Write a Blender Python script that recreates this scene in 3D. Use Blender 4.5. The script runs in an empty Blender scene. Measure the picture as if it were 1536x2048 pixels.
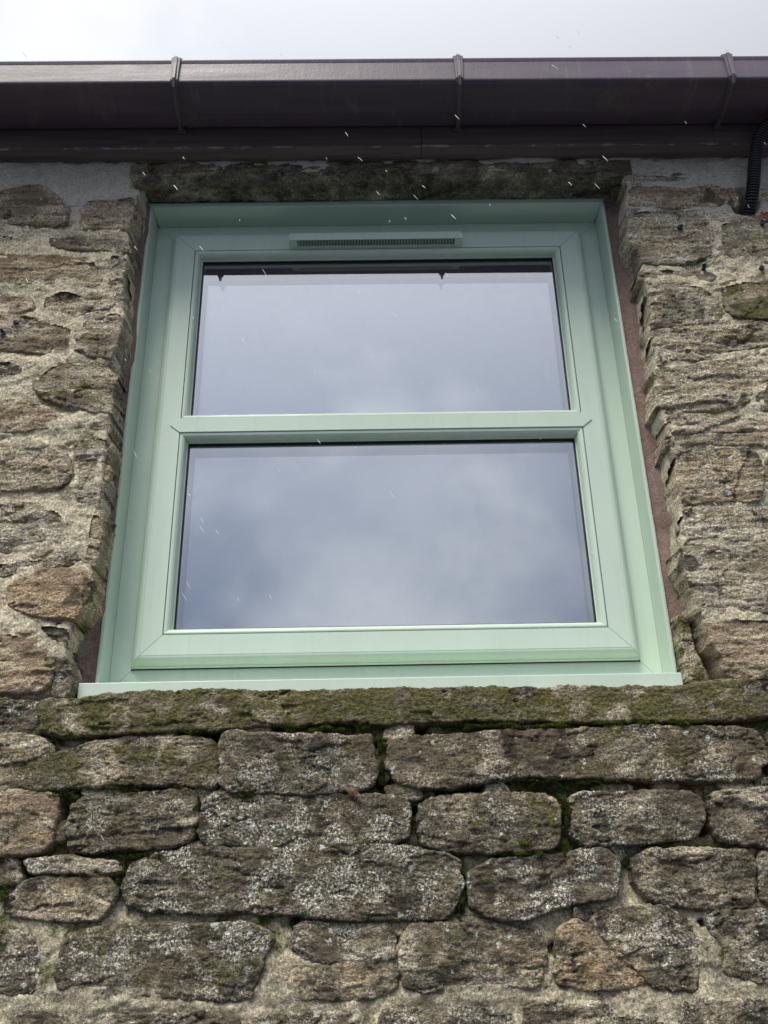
import bpy, math, random
import numpy as np
from mathutils import Vector, Matrix

rnd = random.Random(7)
S = bpy.context.scene

# ------------------------------------------------------------------ camera
CAM = np.array([0.0, -1.43, 0.0])
RR = np.array([0.99980743, -0.00394049, -0.01922421])
UU = np.array([0.01576575, -0.4220274, 0.90644598])
FW = np.array([0.01168498, 0.90657451, 0.421884])
FPX = 1850.0
cam = bpy.data.cameras.new('camera'); camo = bpy.data.objects.new('camera', cam)
S.collection.objects.link(camo)
camo.matrix_world = Matrix(((RR[0], UU[0], -FW[0], CAM[0]), (RR[1], UU[1], -FW[1], CAM[1]),
                            (RR[2], UU[2], -FW[2], CAM[2]), (0, 0, 0, 1)))
cam.sensor_fit = 'VERTICAL'; cam.sensor_height = 36.0; cam.lens = 36.0 * FPX / 2048
cam.clip_start = 0.02; cam.clip_end = 500
S.camera = camo

# ------------------------------------------------------------------ light
SUN_EL, SUN_AZ = math.radians(56), math.radians(-28)     # azimuth from -Y towards -X
S.view_settings.view_transform = 'Standard'; S.view_settings.look = 'None'
S.view_settings.exposure = 0.85; S.view_settings.gamma = 1.0
S.view_settings.use_curve_mapping = False
w = bpy.data.worlds.new('World'); S.world = w; w.use_nodes = True


class NT:
    """tiny node helper"""
    def __init__(s, tree):
        s.t = tree; s.t.nodes.clear()

    def n(s, typ, **kw):
        nd = s.t.nodes.new(typ)
        for k, v in kw.items():
            if k == 'ins':
                for a, b in v.items():
                    s.set(nd, a, b)
            else:
                setattr(nd, k, v)
        return nd

    def set(s, nd, a, b):
        sock = nd.inputs[a]
        if isinstance(b, bpy.types.NodeSocket):
            s.t.links.new(b, sock)
        elif isinstance(b, bpy.types.Node):
            s.t.links.new(b.outputs[0], sock)
        else:
            if hasattr(sock, 'default_value'):
                if isinstance(b, (tuple, list)) and len(b) == 3 and len(sock.default_value) == 4:
                    b = tuple(b) + (1,)
                sock.default_value = b

    def math(s, op, a, b=None, c=None, clamp=False):
        nd = s.t.nodes.new('ShaderNodeMath'); nd.operation = op; nd.use_clamp = clamp
        s.set(nd, 0, a)
        if b is not None: s.set(nd, 1, b)
        if c is not None: s.set(nd, 2, c)
        return nd.outputs[0]

    def mix(s, f, a, b, blend='MIX'):
        nd = s.t.nodes.new('ShaderNodeMix'); nd.data_type = 'RGBA'; nd.blend_type = blend
        nd.clamp_factor = True
        s.set(nd, 0, f); s.set(nd, 6, a); s.set(nd, 7, b)
        return nd.outputs[2]

    def noise(s, vec, scale, detail=4, rough=0.55, dist=0.0):
        nd = s.t.nodes.new('ShaderNodeTexNoise')
        s.set(nd, 'Vector', vec); nd.inputs['Scale'].default_value = scale
        nd.inputs['Detail'].default_value = detail; nd.inputs['Roughness'].default_value = rough
        nd.inputs['Distortion'].default_value = dist
        return nd.outputs[0]

    def ramp(s, f, lo, hi, a=0.0, b=1.0):
        nd = s.t.nodes.new('ShaderNodeMapRange'); nd.clamp = True
        s.set(nd, 0, f); s.set(nd, 1, lo); s.set(nd, 2, hi); s.set(nd, 3, a); s.set(nd, 4, b)
        return nd.outputs[0]

    def scalev(s, vec, sc, loc=(0, 0, 0)):
        nd = s.t.nodes.new('ShaderNodeMapping')
        s.set(nd, 0, vec); nd.inputs['Scale'].default_value = sc; nd.inputs['Location'].default_value = loc
        return nd.outputs[0]


def make_world():
    N = NT(w.node_tree)
    tc = N.n('ShaderNodeTexCoord').outputs['Generated']
    sky = N.n('ShaderNodeTexSky')
    sky.sky_type = 'NISHITA'; sky.sun_disc = False
    sky.sun_elevation = SUN_EL; sky.sun_rotation = math.radians(180) - SUN_AZ
    nish = N.mix(1.0, sky.outputs[0], (0.06, 0.06, 0.06), 'MULTIPLY')
    sep = N.n('ShaderNodeSeparateXYZ', ins={0: tc})
    z = N.math('MAXIMUM', sep.outputs[2], 0.0)
    # CIE overcast sky: zenith three times the horizon
    grad = N.math('MULTIPLY_ADD', z, 0.62, 0.45)
    # flattened cloud layer coordinates
    den = N.math('ADD', z, 0.35)
    cx = N.math('DIVIDE', sep.outputs[0], den); cy = N.math('DIVIDE', sep.outputs[1], den)
    comb = N.n('ShaderNodeCombineXYZ', ins={0: cx, 1: cy, 2: 0.37})
    c1 = N.noise(N.scalev(tc, (1, 1, 1.25), (1.1, 4.2, .6)), 1.9, 5, 0.5, 0.3)
    c2 = N.noise(N.scalev(tc, (1, 1, 1.4), (7.3, 2.2, 4)), 5.0, 6, 0.58, 0.4)
    cl = N.math('MULTIPLY_ADD', c2, 0.35, N.math('MULTIPLY', c1, 0.65))
    cf = N.ramp(cl, 0.49, 0.63)
    # a thinner, brighter patch of cloud low in the sky behind the camera
    wob = N.n('ShaderNodeVectorMath', operation='SCALE', ins={0: N.n('ShaderNodeTexNoise', ins={'Vector': tc, 'Scale': 7.0, 'Detail': 5.0}).outputs[1], 'Scale': 0.22}).outputs[0]
    tw = N.n('ShaderNodeVectorMath', operation='ADD', ins={0: tc, 1: wob}).outputs[0]
    dd = N.n('ShaderNodeVectorMath', operation='DISTANCE', ins={0: tw, 1: (0.055 + .11, -0.93 + .11, 0.345 + .11)}).outputs['Value']
    patch = N.ramp(dd, 0.22, 0.05)
    cf = N.math('ADD', N.math('MULTIPLY', cf, 0.7), N.math('MULTIPLY', patch, 0.55), clamp=True)
    hi = N.ramp(z, 0.25, 0.85)
    dark = N.mix(hi, (0.29, 0.355, 0.52), (0.85, 0.855, 0.90))
    light = N.mix(hi, (0.90, 0.94, 1.04), (1.0, 1.0, 1.03))
    ccol = N.mix(cf, dark, light)
    # the cloud is thinner, so brighter, on the sun's side of the sky
    dt = N.n('ShaderNodeVectorMath', operation='DOT_PRODUCT', ins={0: tc, 1: (math.sin(SUN_AZ) * math.cos(SUN_EL), -math.cos(SUN_AZ) * math.cos(SUN_EL), math.sin(SUN_EL))}).outputs['Value']
    lobe = N.math('POWER', N.math('MULTIPLY_ADD', dt, 0.5, 0.5), 3.0)
    grad = N.math('MULTIPLY', grad, N.math('MULTIPLY_ADD', lobe, 0.98, 0.36))
    g3 = N.n('ShaderNodeCombineXYZ', ins={0: grad, 1: grad, 2: grad})
    ccol = N.mix(1.0, ccol, g3.outputs[0], 'MULTIPLY')
    tot = N.mix(0.93, nish, ccol)
    bg = N.n('ShaderNodeBackground', ins={0: tot, 1: 1.0})
    out = N.n('ShaderNodeOutputWorld', ins={0: bg.outputs[0]})


make_world()
sunl = bpy.data.lights.new('sun', 'SUN'); sunl.energy = 1.5; sunl.angle = math.radians(24)
sunl.color = (1.0, 0.95, 0.84)
suno = bpy.data.objects.new('sun', sunl); S.collection.objects.link(suno)
sd = Vector((math.sin(SUN_AZ) * math.cos(SUN_EL), -math.cos(SUN_AZ) * math.cos(SUN_EL), math.sin(SUN_EL)))
suno.rotation_euler = sd.to_track_quat('Z', 'Y').to_euler()
suno.location = (0, -3, 6)

COL = S.collection


# ------------------------------------------------------------------ helpers
def at(px, py, y=0.0):
    """point of the photograph (1536x2048) brought onto the plane at depth y"""
    d = (px - 768) / FPX * RR - (py - 1024) / FPX * UU + FW
    t = (y - CAM[1]) / d[1]
    p = CAM + t * d
    return p[0], p[2]


def link(name, me, mat=None, parent=None, smooth=False):
    o = bpy.data.objects.new(name, me); COL.objects.link(o)
    if mat is not None and not me.materials: me.materials.append(mat)
    if parent is not None: o.parent = parent
    if smooth:
        me.polygons.foreach_set('use_smooth', [True] * len(me.polygons))
    return o


def tag(o, label=None, cat=None, group=None, kind=None):
    if label: o['label'] = label
    if cat: o['category'] = cat
    if group: o['group'] = group
    if kind: o['kind'] = kind
    return o


def empty(name, loc=(0, 0, 0)):
    o = bpy.data.objects.new(name, None); o.empty_display_size = 0.05
    o.location = loc; COL.objects.link(o); return o


def mesh(verts, faces, origin=None):
    me = bpy.data.meshes.new('m')
    me.from_pydata([tuple(v) for v in verts], [], faces); me.update()
    return me


def box(x0, x1, y0, y1, z0, z1, bev=0.0):
    v = [(x, y, z) for x in (x0, x1) for y in (y0, y1) for z in (z0, z1)]
    f = [(0, 1, 3, 2), (4, 6, 7, 5), (0, 4, 5, 1), (2, 3, 7, 6), (0, 2, 6, 4), (1, 5, 7, 3)]
    return v, f


def put(name, vf, mat, parent=None, bev=0.0, smooth=False):
    o = link(name, mesh(*vf), mat, parent, smooth)
    if bev:
        m = o.modifiers.new('bevel', 'BEVEL'); m.width = bev; m.segments = 2; m.limit_method = 'ANGLE'
    return o


def join(parts):
    V, F = [], []
    for v, f in parts:
        n = len(V); V += list(v); F += [tuple(i + n for i in q) for q in f]
    return V, F


def gridmesh(X, Y, Z, keep):
    """quad mesh from 2-D arrays, keep = boolean per quad; unused verts dropped"""
    ny, nx = X.shape
    idx = np.arange(nx * ny).reshape(ny, nx)
    q = np.stack([idx[:-1, :-1], idx[:-1, 1:], idx[1:, 1:], idx[1:, :-1]], -1)[keep]
    used = np.zeros(nx * ny, bool); used[q.ravel()] = True
    remap = np.cumsum(used) - 1
    V = np.stack([X.ravel(), Y.ravel(), Z.ravel()], -1)[used]
    q = remap[q]
    me = bpy.data.meshes.new('m')
    me.vertices.add(len(V)); me.vertices.foreach_set('co', V.astype(np.float32).ravel())
    me.loops.add(len(q) * 4); me.loops.foreach_set('vertex_index', q.astype(np.int32).ravel())
    me.polygons.add(len(q))
    me.polygons.foreach_set('loop_start', np.arange(0, len(q) * 4, 4, dtype=np.int32))
    me.polygons.foreach_set('loop_total', np.full(len(q), 4, np.int32))
    me.polygons.foreach_set('use_smooth', np.ones(len(q), bool))
    me.update(calc_edges=True)
    return me


# numpy gradient noise
_rs = np.random.RandomState(11)
PERM = np.concatenate([_rs.permutation(512)] * 2)
ang = _rs.rand(512) * 2 * np.pi
G2 = np.stack([np.cos(ang), np.sin(ang)], -1)


def pn(x, y):
    xi = np.floor(x).astype(np.int64); yi = np.floor(y).astype(np.int64)
    xf = x - xi; yf = y - yi
    u = xf * xf * xf * (xf * (xf * 6 - 15) + 10); v = yf * yf * yf * (yf * (yf * 6 - 15) + 10)

    def g(ix, iy, dx, dy):
        h = G2[PERM[(PERM[ix & 511] + iy) & 511]]
        return h[..., 0] * dx + h[..., 1] * dy
    a = g(xi, yi, xf, yf); b = g(xi + 1, yi, xf - 1, yf)
    c = g(xi, yi + 1, xf, yf - 1); d = g(xi + 1, yi + 1, xf - 1, yf - 1)
    return (a + u * (b - a)) * (1 - v) + (c + u * (d - c)) * v * 1.0


def fbm(x, y, octv=4, gain=0.5, ridged=False):
    s = 0; a = 1; t = 0
    for k in range(octv):
        n = pn(x + 17.3 * k, y - 9.1 * k) * 1.5
        if ridged: n = 1 - 2 * np.abs(n) * 1.3
        s = s + a * n; t += a; a *= gain; x = x * 2.03; y = y * 2.03
    return s / t


def sdist(P, X, Z):
    """signed distance to polygon, positive inside"""
    P = np.asarray(P, float); n = len(P)
    d2 = np.full(X.shape, 1e9); ins = np.zeros(X.shape, bool)
    for i in range(n):
        ax, az = P[i]; bx, bz = P[(i + 1) % n]
        ex, ez = bx - ax, bz - az
        L = ex * ex + ez * ez + 1e-12
        t = np.clip(((X - ax) * ex + (Z - az) * ez) / L, 0, 1)
        dx = X - ax - t * ex; dz = Z - az - t * ez
        d2 = np.minimum(d2, dx * dx + dz * dz)
        c = ((az > Z) != (bz > Z))
        if abs(ez) > 1e-12:
            ins ^= c & (X < ex * (Z - az) / ez + ax)
    d = np.sqrt(d2)
    return np.where(ins, d, -d)


def chaikin(P, it=2):
    P = np.asarray(P, float)
    for _ in range(it):
        Q = np.roll(P, -1, 0)
        P = np.stack([0.88 * P + 0.12 * Q, 0.12 * P + 0.88 * Q], 1).reshape(-1, 2)
    return P


# ------------------------------------------------------------------ materials
def newmat(name):
    m = bpy.data.materials.new(name); m.use_nodes = True
    return m, NT(m.node_tree)


def finish(N, col, rough, bump=None, bstr=0.5, bdist=0.002, spec=0.3, normal=None, **kw):
    b = N.n('ShaderNodeBsdfPrincipled')
    N.set(b, 'Base Color', col); N.set(b, 'Roughness', rough); N.set(b, 'Specular IOR Level', spec)
    for k, v in kw.items(): N.set(b, k, v)
    if bump is not None:
        bp = N.n('ShaderNodeBump'); N.set(bp, 'Height', bump)
        bp.inputs['Strength'].default_value = bstr; bp.inputs['Distance'].default_value = bdist
        N.set(b, 'Normal', bp.outputs[0])
    N.n('ShaderNodeOutputMaterial', ins={0: b.outputs[0]})
    return b


def attr(N, name):
    a = N.n('ShaderNodeAttribute'); a.attribute_type = 'OBJECT'; a.attribute_name = name
    return a.outputs['Fac']


def stone_material():
    m, N = newmat('sandstone')
    oi = N.n('ShaderNodeObjectInfo').outputs['Random']
    tc = N.n('ShaderNodeTexCoord').outputs['Object']
    off = N.n('ShaderNodeCombineXYZ', ins={0: N.math('MULTIPLY', oi, 31.0), 1: N.math('MULTIPLY', oi, 17.0), 2: N.math('MULTIPLY', oi, 53.0)})
    va = N.n('ShaderNodeVectorMath', operation='ADD', ins={0: tc, 1: off.outputs[0]}).outputs[0]
    tone, moss, lich, warm = (attr(N, k) for k in ('tone', 'moss', 'lichen', 'warm'))
    bed = N.noise(N.scalev(va, (5, 5, 60)), 1.0, 5, 0.6, 0.6)          # bedding
    big = N.noise(va, 14, 4, 0.6, 0.4)
    mid = N.noise(N.scalev(va, (1, 1, 2.0)), 55, 5, 0.7, 0.4)
    fine = N.noise(N.scalev(va, (1, 1, 1.6)), 210, 4, 0.75, 0.3)
    grit = N.noise(va, 520, 2, 0.6)
    pale = N.mix(warm, (0.54, 0.475, 0.345), (0.64, 0.485, 0.29))
    brown = N.mix(warm, (0.245, 0.200, 0.125), (0.33, 0.20, 0.095))
    c = N.mix(N.ramp(bed, 0.38, 0.62), brown, pale)
    darkc = N.mix(N.ramp(mid, 0.35, 0.6), (0.036, 0.031, 0.021), (0.190, 0.160, 0.105))
    dk = N.math('ADD', N.math('MULTIPLY', N.math('SUBTRACT', big, 0.5), 2.2), tone)
    c = N.mix(N.ramp(dk, 0.34, 0.66, 0.0, 0.93), c, darkc)
    # pale weathered crust in patches, broken by grain
    crust = N.math('MULTIPLY', N.ramp(N.noise(va, 24, 5, 0.65, 0.5), 0.46, 0.58), N.ramp(N.noise(va, 300, 3, 0.7), 0.49, 0.56))
    c = N.mix(N.math('MULTIPLY', crust, N.math('MULTIPLY_ADD', lich, 0.95, 0.15), clamp=True), c, (0.70, 0.665, 0.56))
    # grain speckle
    sp = N.ramp(fine, 0.38, 0.62, 0.30, 1.9)
    g3 = N.n('ShaderNodeCombineXYZ', ins={0: sp, 1: sp, 2: sp})
    c = N.mix(N.math('MULTIPLY_ADD', oi, 0.5, 0.45), c, N.mix(1.0, c, g3.outputs[0], 'MULTIPLY'))
    gp = N.ramp(grit, 0.38, 0.62, 0.52, 1.55)
    g4 = N.n('ShaderNodeCombineXYZ', ins={0: gp, 1: gp, 2: gp})
    c = N.mix(0.8, c, N.mix(1.0, c, g4.outputs[0], 'MULTIPLY'))
    # broad brown and charcoal patches
    p1 = N.ramp(N.noise(va, 9, 4, 0.55, 0.5), 0.55, 0.63)
    c = N.mix(N.math('MULTIPLY', p1, N.ramp(fine, 0.3, 0.6, 0.35, 0.75)), c, N.mix(warm, (0.145, 0.122, 0.084), (0.24, 0.135, 0.07)))
    p2 = N.ramp(N.noise(N.scalev(va, (1, 1, 1.3), (4, 9, 2)), 16, 6, 0.65, 0.5), 0.58, 0.63)
    c = N.mix(N.math('MULTIPLY', p2, N.ramp(grit, 0.35, 0.6, 0.5, 0.9)), c, (0.036, 0.031, 0.023))
    # soot / algae dark streaks along the bedding
    st = N.math('MULTIPLY', N.ramp(N.noise(N.scalev(va, (9, 9, 45)), 1.0, 6, 0.7, 1.0), 0.55, 0.66), N.ramp(mid, 0.42, 0.56))
    c = N.mix(N.math('MULTIPLY', st, 0.8), c, (0.028, 0.025, 0.021))
    # moss film
    mf = N.math('ADD', N.math('MULTIPLY', N.math('SUBTRACT', N.noise(va, 22, 5, 0.65, 0.4), 0.5), 2.4), moss)
    mcol = N.mix(N.ramp(fine, 0.4, 0.62), (0.052, 0.052, 0.014), (0.225, 0.205, 0.078))
    mm = N.math('MULTIPLY', N.ramp(mf, 0.46, 0.74), N.ramp(mid, 0.36, 0.52, 0.45, 1.0))
    c = N.mix(mm, c, mcol)
    # white lichen rosettes
    vo = N.n('ShaderNodeTexVoronoi'); vo.voronoi_dimensions = '3D'; vo.feature = 'F1'
    wv = N.n('ShaderNodeVectorMath', operation='ADD', ins={0: va, 1: N.n('ShaderNodeVectorMath', operation='SCALE', ins={0: N.n('ShaderNodeTexNoise', ins={'Vector': va, 'Scale': 300.0}).outputs[1], 'Scale': 0.011}).outputs[0]}).outputs[0]
    N.set(vo, 'Vector', wv); vo.inputs['Scale'].default_value = 62
    sepc = N.n('ShaderNodeSeparateColor', ins={0: vo.outputs['Color']})
    rad = N.math('MULTIPLY', N.math('POWER', sepc.outputs[0], 2.2), 0.26)
    gate = N.math('LESS_THAN', sepc.outputs[1], N.math('MULTIPLY', lich, 0.75))
    spot = N.math('MULTIPLY', N.math('LESS_THAN', vo.outputs['Distance'], rad), gate)
    c = N.mix(N.math('MULTIPLY', spot, N.ramp(grit, 0.3, 0.5, 0.6, 1.0)), c, (0.74, 0.75, 0.68))
    # larger crusty blotches
    v2 = N.n('ShaderNodeTexVoronoi'); v2.feature = 'F1'
    w2 = N.n('ShaderNodeVectorMath', operation='ADD', ins={0: va, 1: N.n('ShaderNodeVectorMath', operation='SCALE', ins={0: N.n('ShaderNodeTexNoise', ins={'Vector': va, 'Scale': 170.0, 'Detail': 4.0}).outputs[1], 'Scale': 0.022}).outputs[0]}).outputs[0]
    N.set(v2, 'Vector', w2); v2.inputs['Scale'].default_value = 24
    s2 = N.n('ShaderNodeSeparateColor', ins={0: v2.outputs['Color']})
    r2 = N.math('MULTIPLY', N.math('POWER', s2.outputs[0], 1.5), 0.25)
    g2 = N.math('LESS_THAN', s2.outputs[1], N.math('MULTIPLY', N.math('SUBTRACT', lich, 0.25), 0.75))
    b2 = N.math('MULTIPLY', N.math('LESS_THAN', v2.outputs['Distance'], r2), g2)
    c = N.mix(N.math('MULTIPLY', b2, N.ramp(N.noise(va, 330, 3, 0.7), 0.42, 0.5, 0.1, 0.95)), c, (0.68, 0.675, 0.59))
    h = N.math('ADD', N.math('MULTIPLY', mid, 1.3), N.math('MULTIPLY', fine, 0.9))
    h = N.math('ADD', h, N.math('MULTIPLY', bed, 0.8))
    h = N.math('ADD', h, N.math('MULTIPLY', grit, 0.25))
    finish(N, c, 0.86, h, 1.0, 0.0046, 0.25)
    return m


def mortar_material(name, ca, cb, moss=0.0, dark=0.0, speck=1.0, spread=0.06):
    m, N = newmat(name)
    va = N.n('ShaderNodeTexCoord').outputs['Object']
    big = N.noise(va, 6, 5, 0.6, 0.5); mid = N.noise(va, 45, 5, 0.65, 0.3)
    fine = N.noise(va, 230, 4, 0.7); grit = N.noise(va, 560, 2, 0.6)
    c = N.mix(N.ramp(mid, 0.4, 0.6), ca, cb)
    sepz = N.n('ShaderNodeSeparateXYZ', ins={0: va})
    z = sepz.outputs[2]
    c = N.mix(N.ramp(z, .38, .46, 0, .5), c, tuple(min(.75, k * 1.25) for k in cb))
    # weathering: dark grey algae in blotches
    dk = N.ramp(N.noise(va, 11, 6, 0.65, 0.6), 0.56 - dark, 0.62 - dark + spread)
    c = N.mix(N.math('MULTIPLY', dk, 0.8), c, (0.085, 0.078, 0.060))
    sp = N.ramp(fine, 0.36, 0.64, 1 - 0.5 * speck, 1 + 0.42 * speck)
    g3 = N.n('ShaderNodeCombineXYZ', ins={0: sp, 1: sp, 2: sp})
    c = N.mix(1.0, c, g3.outputs[0], 'MULTIPLY')
    gp = N.ramp(grit, 0.38, 0.62, 1 - 0.3 * speck, 1 + 0.3 * speck)
    g4 = N.n('ShaderNodeCombineXYZ', ins={0: gp, 1: gp, 2: gp})
    c = N.mix(1.0, c, g4.outputs[0], 'MULTIPLY')
    if moss > 0:
        # moss grows in the band of open joints just under the sill and thins downwards
        band = N.math('MULTIPLY', N.ramp(z, -0.08, 0.16), N.ramp(z, 0.36, 0.31))
        mf = N.math('ADD', N.math('MULTIPLY', N.math('SUBTRACT', N.noise(va, 17, 6, 0.65, 0.5), 0.5), 2.2),
                    N.math('MULTIPLY_ADD', band, 0.50, 0.22))
        mcol = N.mix(N.ramp(fine, 0.4, 0.62), (0.018, 0.026, 0.004), (0.11, 0.13, 0.025))
        c = N.mix(N.math('MULTIPLY', N.ramp(mf, 0.42, 0.7), moss), c, mcol)
    h = N.math('ADD', N.math('MULTIPLY', mid, 1.2), N.math('ADD', N.math('MULTIPLY', fine, 0.8), N.math('MULTIPLY', grit, 0.25)))
    finish(N, c, 0.92, h, 0.8, 0.003 * speck + 0.0005, 0.2)
    return m


def paint_material(name, base, rough=0.42, grain=0.0009):
    m, N = newmat(name)
    va = N.n('ShaderNodeTexCoord').outputs['Object']
    dirt = N.noise(N.scalev(va, (6, 6, 3)), 1.5, 5, 0.6, 0.4)
    rain = N.noise(N.scalev(va, (90, 90, 4)), 1.0, 3, 0.6)
    c = N.mix(N.ramp(dirt, 0.35, 0.75, 0, 0.26), base, tuple(x * 0.72 for x in base))
    c = N.mix(N.ramp(rain, 0.52, 0.75, 0, 0.30), c, tuple(x * 0.8 for x in base))
    sp = N.noise(va, 900, 1, 0.5)
    c = N.mix(N.ramp(sp, 0.66, 0.7, 0, 0.25), c, tuple(x * 0.6 for x in base))
    tex = N.noise(va, 1400, 2, 0.5)
    finish(N, c, N.ramp(dirt, 0.3, 0.7, rough - 0.06, rough + 0.1), tex, 0.12, 0.0006, 0.45)
    return m


def plain(name, col, rough=0.5, spec=0.3, bump=None, bd=0.001, **kw):
    m, N = newmat(name)
    va = N.n('ShaderNodeTexCoord').outputs['Object']
    n = N.noise(va, 40, 4, 0.6)
    c = N.mix(N.ramp(n, 0.3, 0.7, 0, 0.35), col, tuple(x * 0.6 for x in col))
    finish(N, c, rough, N.noise(va, bump or 300, 3, 0.6), 0.3, bd, spec, **kw)
    return m


def glass_material(name, r0, tint, refl_tint=(1, 1, 1)):
    m, N = newmat(name)
    lw = N.n('ShaderNodeLayerWeight'); lw.inputs['Blend'].default_value = 0.5
    f = N.math('POWER', lw.outputs['Facing'], 4.0)
    f = N.math('MULTIPLY_ADD', f, 1 - r0, r0)
    va = N.n('ShaderNodeTexCoord').outputs['Object']
    bp = N.n('ShaderNodeBump'); bp.inputs['Strength'].default_value = 0.25; bp.inputs['Distance'].default_value = 0.0008
    N.set(bp, 'Height', N.noise(va, 2.2, 1, 0.4))
    gl = N.n('ShaderNodeBsdfGlossy', ins={0: refl_tint, 'Roughness': 0.004, 'Normal': bp.outputs[0]})
    tr = N.n('ShaderNodeBsdfTransparent', ins={0: tint})
    mx = N.n('ShaderNodeMixShader', ins={0: f, 1: tr.outputs[0], 2: gl.outputs[0]})
    # faint film of dried rain spots and dust
    sm = N.noise(N.scalev(va, (1, 1, 0.6)), 18, 6, 0.7, 0.8); sp = N.noise(va, 420, 2, 0.5)
    df = N.n('ShaderNodeBsdfDiffuse', ins={0: (0.5, 0.52, 0.52)})
    ff = N.math('ADD', N.ramp(sm, 0.5, 0.8, 0.0, 0.05), N.ramp(sp, 0.70, 0.76, 0, 0.10))
    mx2 = N.n('ShaderNodeMixShader', ins={0: ff, 1: mx.outputs[0], 2: df.outputs[0]})
    N.n('ShaderNodeOutputMaterial', ins={0: mx2.outputs[0]})
    return m


def gutter_material():
    m, N = newmat('brown_plastic')
    va = N.n('ShaderNodeTexCoord').outputs['Object']
    a = N.noise(N.scalev(va, (2, 14, 14)), 2.0, 6, 0.65, 0.5)
    s = N.noise(N.scalev(va, (60, 9, 9)), 1.0, 5, 0.65, 0.3)
    c = N.mix(N.ramp(a, 0.35, 0.7), (0.080, 0.055, 0.086), (0.120, 0.084, 0.112))
    c = N.mix(N.ramp(s, 0.56, 0.74, 0, 0.5), c, (0.19, 0.17, 0.155))
    sp = N.noise(va, 160, 4, 0.6)
    c = N.mix(N.ramp(sp, 0.66, 0.72, 0, 0.6), c, (0.035, 0.03, 0.028))
    gm = N.math('MULTIPLY', N.ramp(N.noise(va, 7, 5, 0.7, 0.4), 0.60, 0.68), N.ramp(N.noise(va, 190, 3, 0.7), 0.46, 0.56))
    c = N.mix(N.math('MULTIPLY', gm, 0.55), c, (0.17, 0.18, 0.08))
    finish(N, c, N.ramp(a, 0.3, 0.7, 0.33, 0.52), N.math('ADD', sp, s), 0.25, 0.0012, 0.5)
    return m


def fascia_material():
    m, N = newmat('weathered_brown_paint')
    va = N.n('ShaderNodeTexCoord').outputs['Object']
    g = N.noise(N.scalev(va, (3, 60, 60)), 1.5, 6, 0.65, 0.5)
    f = N.noise(N.scalev(va, (20, 150, 150)), 1.5, 5, 0.7, 0.4)
    c = N.mix(N.ramp(g, 0.35, 0.65), (0.115, 0.085, 0.086), (0.19, 0.145, 0.135))
    z = N.n('ShaderNodeSeparateXYZ', ins={0: va}).outputs[2]
    zz = N.math('ADD', z, N.math('MULTIPLY', N.n('ShaderNodeSeparateXYZ', ins={0: va}).outputs[0], 0.0046))
    edge = N.math('MULTIPLY', N.ramp(zz, 1.4715, 1.4665), N.ramp(N.n('ShaderNodeSeparateXYZ', ins={0: va}).outputs[1], -.036, -.039))
    pe = N.math('MULTIPLY', edge, N.ramp(N.math('ADD', N.noise(va, 22, 5, 0.7), N.math('MULTIPLY', f, 0.5)), 0.78, 0.86))
    c = N.mix(N.math('MULTIPLY', pe, 0.7), c, (0.42, 0.40, 0.35))
    pa = N.math('MULTIPLY', N.ramp(N.noise(va, 13, 5, 0.7, 0.6), 0.64, 0.70), N.ramp(f, 0.50, 0.58))
    c = N.mix(N.math('MULTIPLY', pa, 0.6), c, (0.23, 0.205, 0.155))
    finish(N, c, 0.55, N.math('ADD', g, f), 0.4, 0.002, 0.35)
    return m


M = {}
M['stone'] = stone_material()
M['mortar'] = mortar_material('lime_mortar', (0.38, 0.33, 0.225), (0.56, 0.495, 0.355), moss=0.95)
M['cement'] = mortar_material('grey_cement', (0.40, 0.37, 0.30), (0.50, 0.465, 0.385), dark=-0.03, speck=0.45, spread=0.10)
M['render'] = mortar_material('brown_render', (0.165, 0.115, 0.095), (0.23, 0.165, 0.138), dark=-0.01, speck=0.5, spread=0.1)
M['paint'] = paint_material('pale_green_foil', (0.60, 0.72, 0.60))
M['sealant'] = plain('green_sealant', (0.36, 0.52, 0.44), 0.4, 0.4, 60, 0.003)
M['mastic'] = plain('pale_mastic', (0.56, 0.62, 0.53), 0.5, 0.3, 80, 0.002)
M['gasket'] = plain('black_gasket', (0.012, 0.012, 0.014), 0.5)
M['spacer'] = plain('grey_spacer', (0.27, 0.265, 0.275), 0.5)
M['black'] = plain('black_plastic', (0.030, 0.031, 0.038), 0.30, 0.6)
M['gutter'] = gutter_material()
M['fascia'] = fascia_material()
M['clip'] = plain('weathered_clip', (0.135, 0.112, 0.122), 0.45, 0.5)
M['plaster'] = plain('interior_plaster', (0.80, 0.79, 0.76), 0.8)
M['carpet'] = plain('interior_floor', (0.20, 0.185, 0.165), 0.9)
M['glass_out'] = glass_material('outer_glass', 0.37, (0.92, 0.95, 0.96), (0.97, 0.985, 1.0))
M['glass_in'] = glass_material('inner_glass', 0.30, (0.66, 0.70, 0.72), (0.93, 0.97, 1.0))

# ------------------------------------------------------------------ ground
def ground_material():
    m, N = newmat('wet_yard')
    va = N.n('ShaderNodeTexCoord').outputs['Object']
    c = N.mix(N.noise(va, 3, 6, 0.6), (0.035, 0.042, 0.060), (0.065, 0.075, 0.10))
    finish(N, c, 0.95, N.noise(va, 40, 5, 0.7), 0.6, 0.03)
    return m


put('ground', mesh and ([(-250, -250, -1.6), (250, -250, -1.6), (250, 250, -1.6), (-250, 250, -1.6)], [(0, 1, 2, 3)]), ground_material())['kind'] = 'structure'

# ------------------------------------------------------------------ stone wall
wall = empty('stone_wall', (0, 0, -1.6))
tag(wall, 'weathered rubble sandstone wall with mossy joints around the green window', 'wall')


def child(o, parent):
    """keep world placement when parenting to an empty that is only translated"""
    o.parent = parent; o.location = Vector(o.location) - parent.location
    return o


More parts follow.
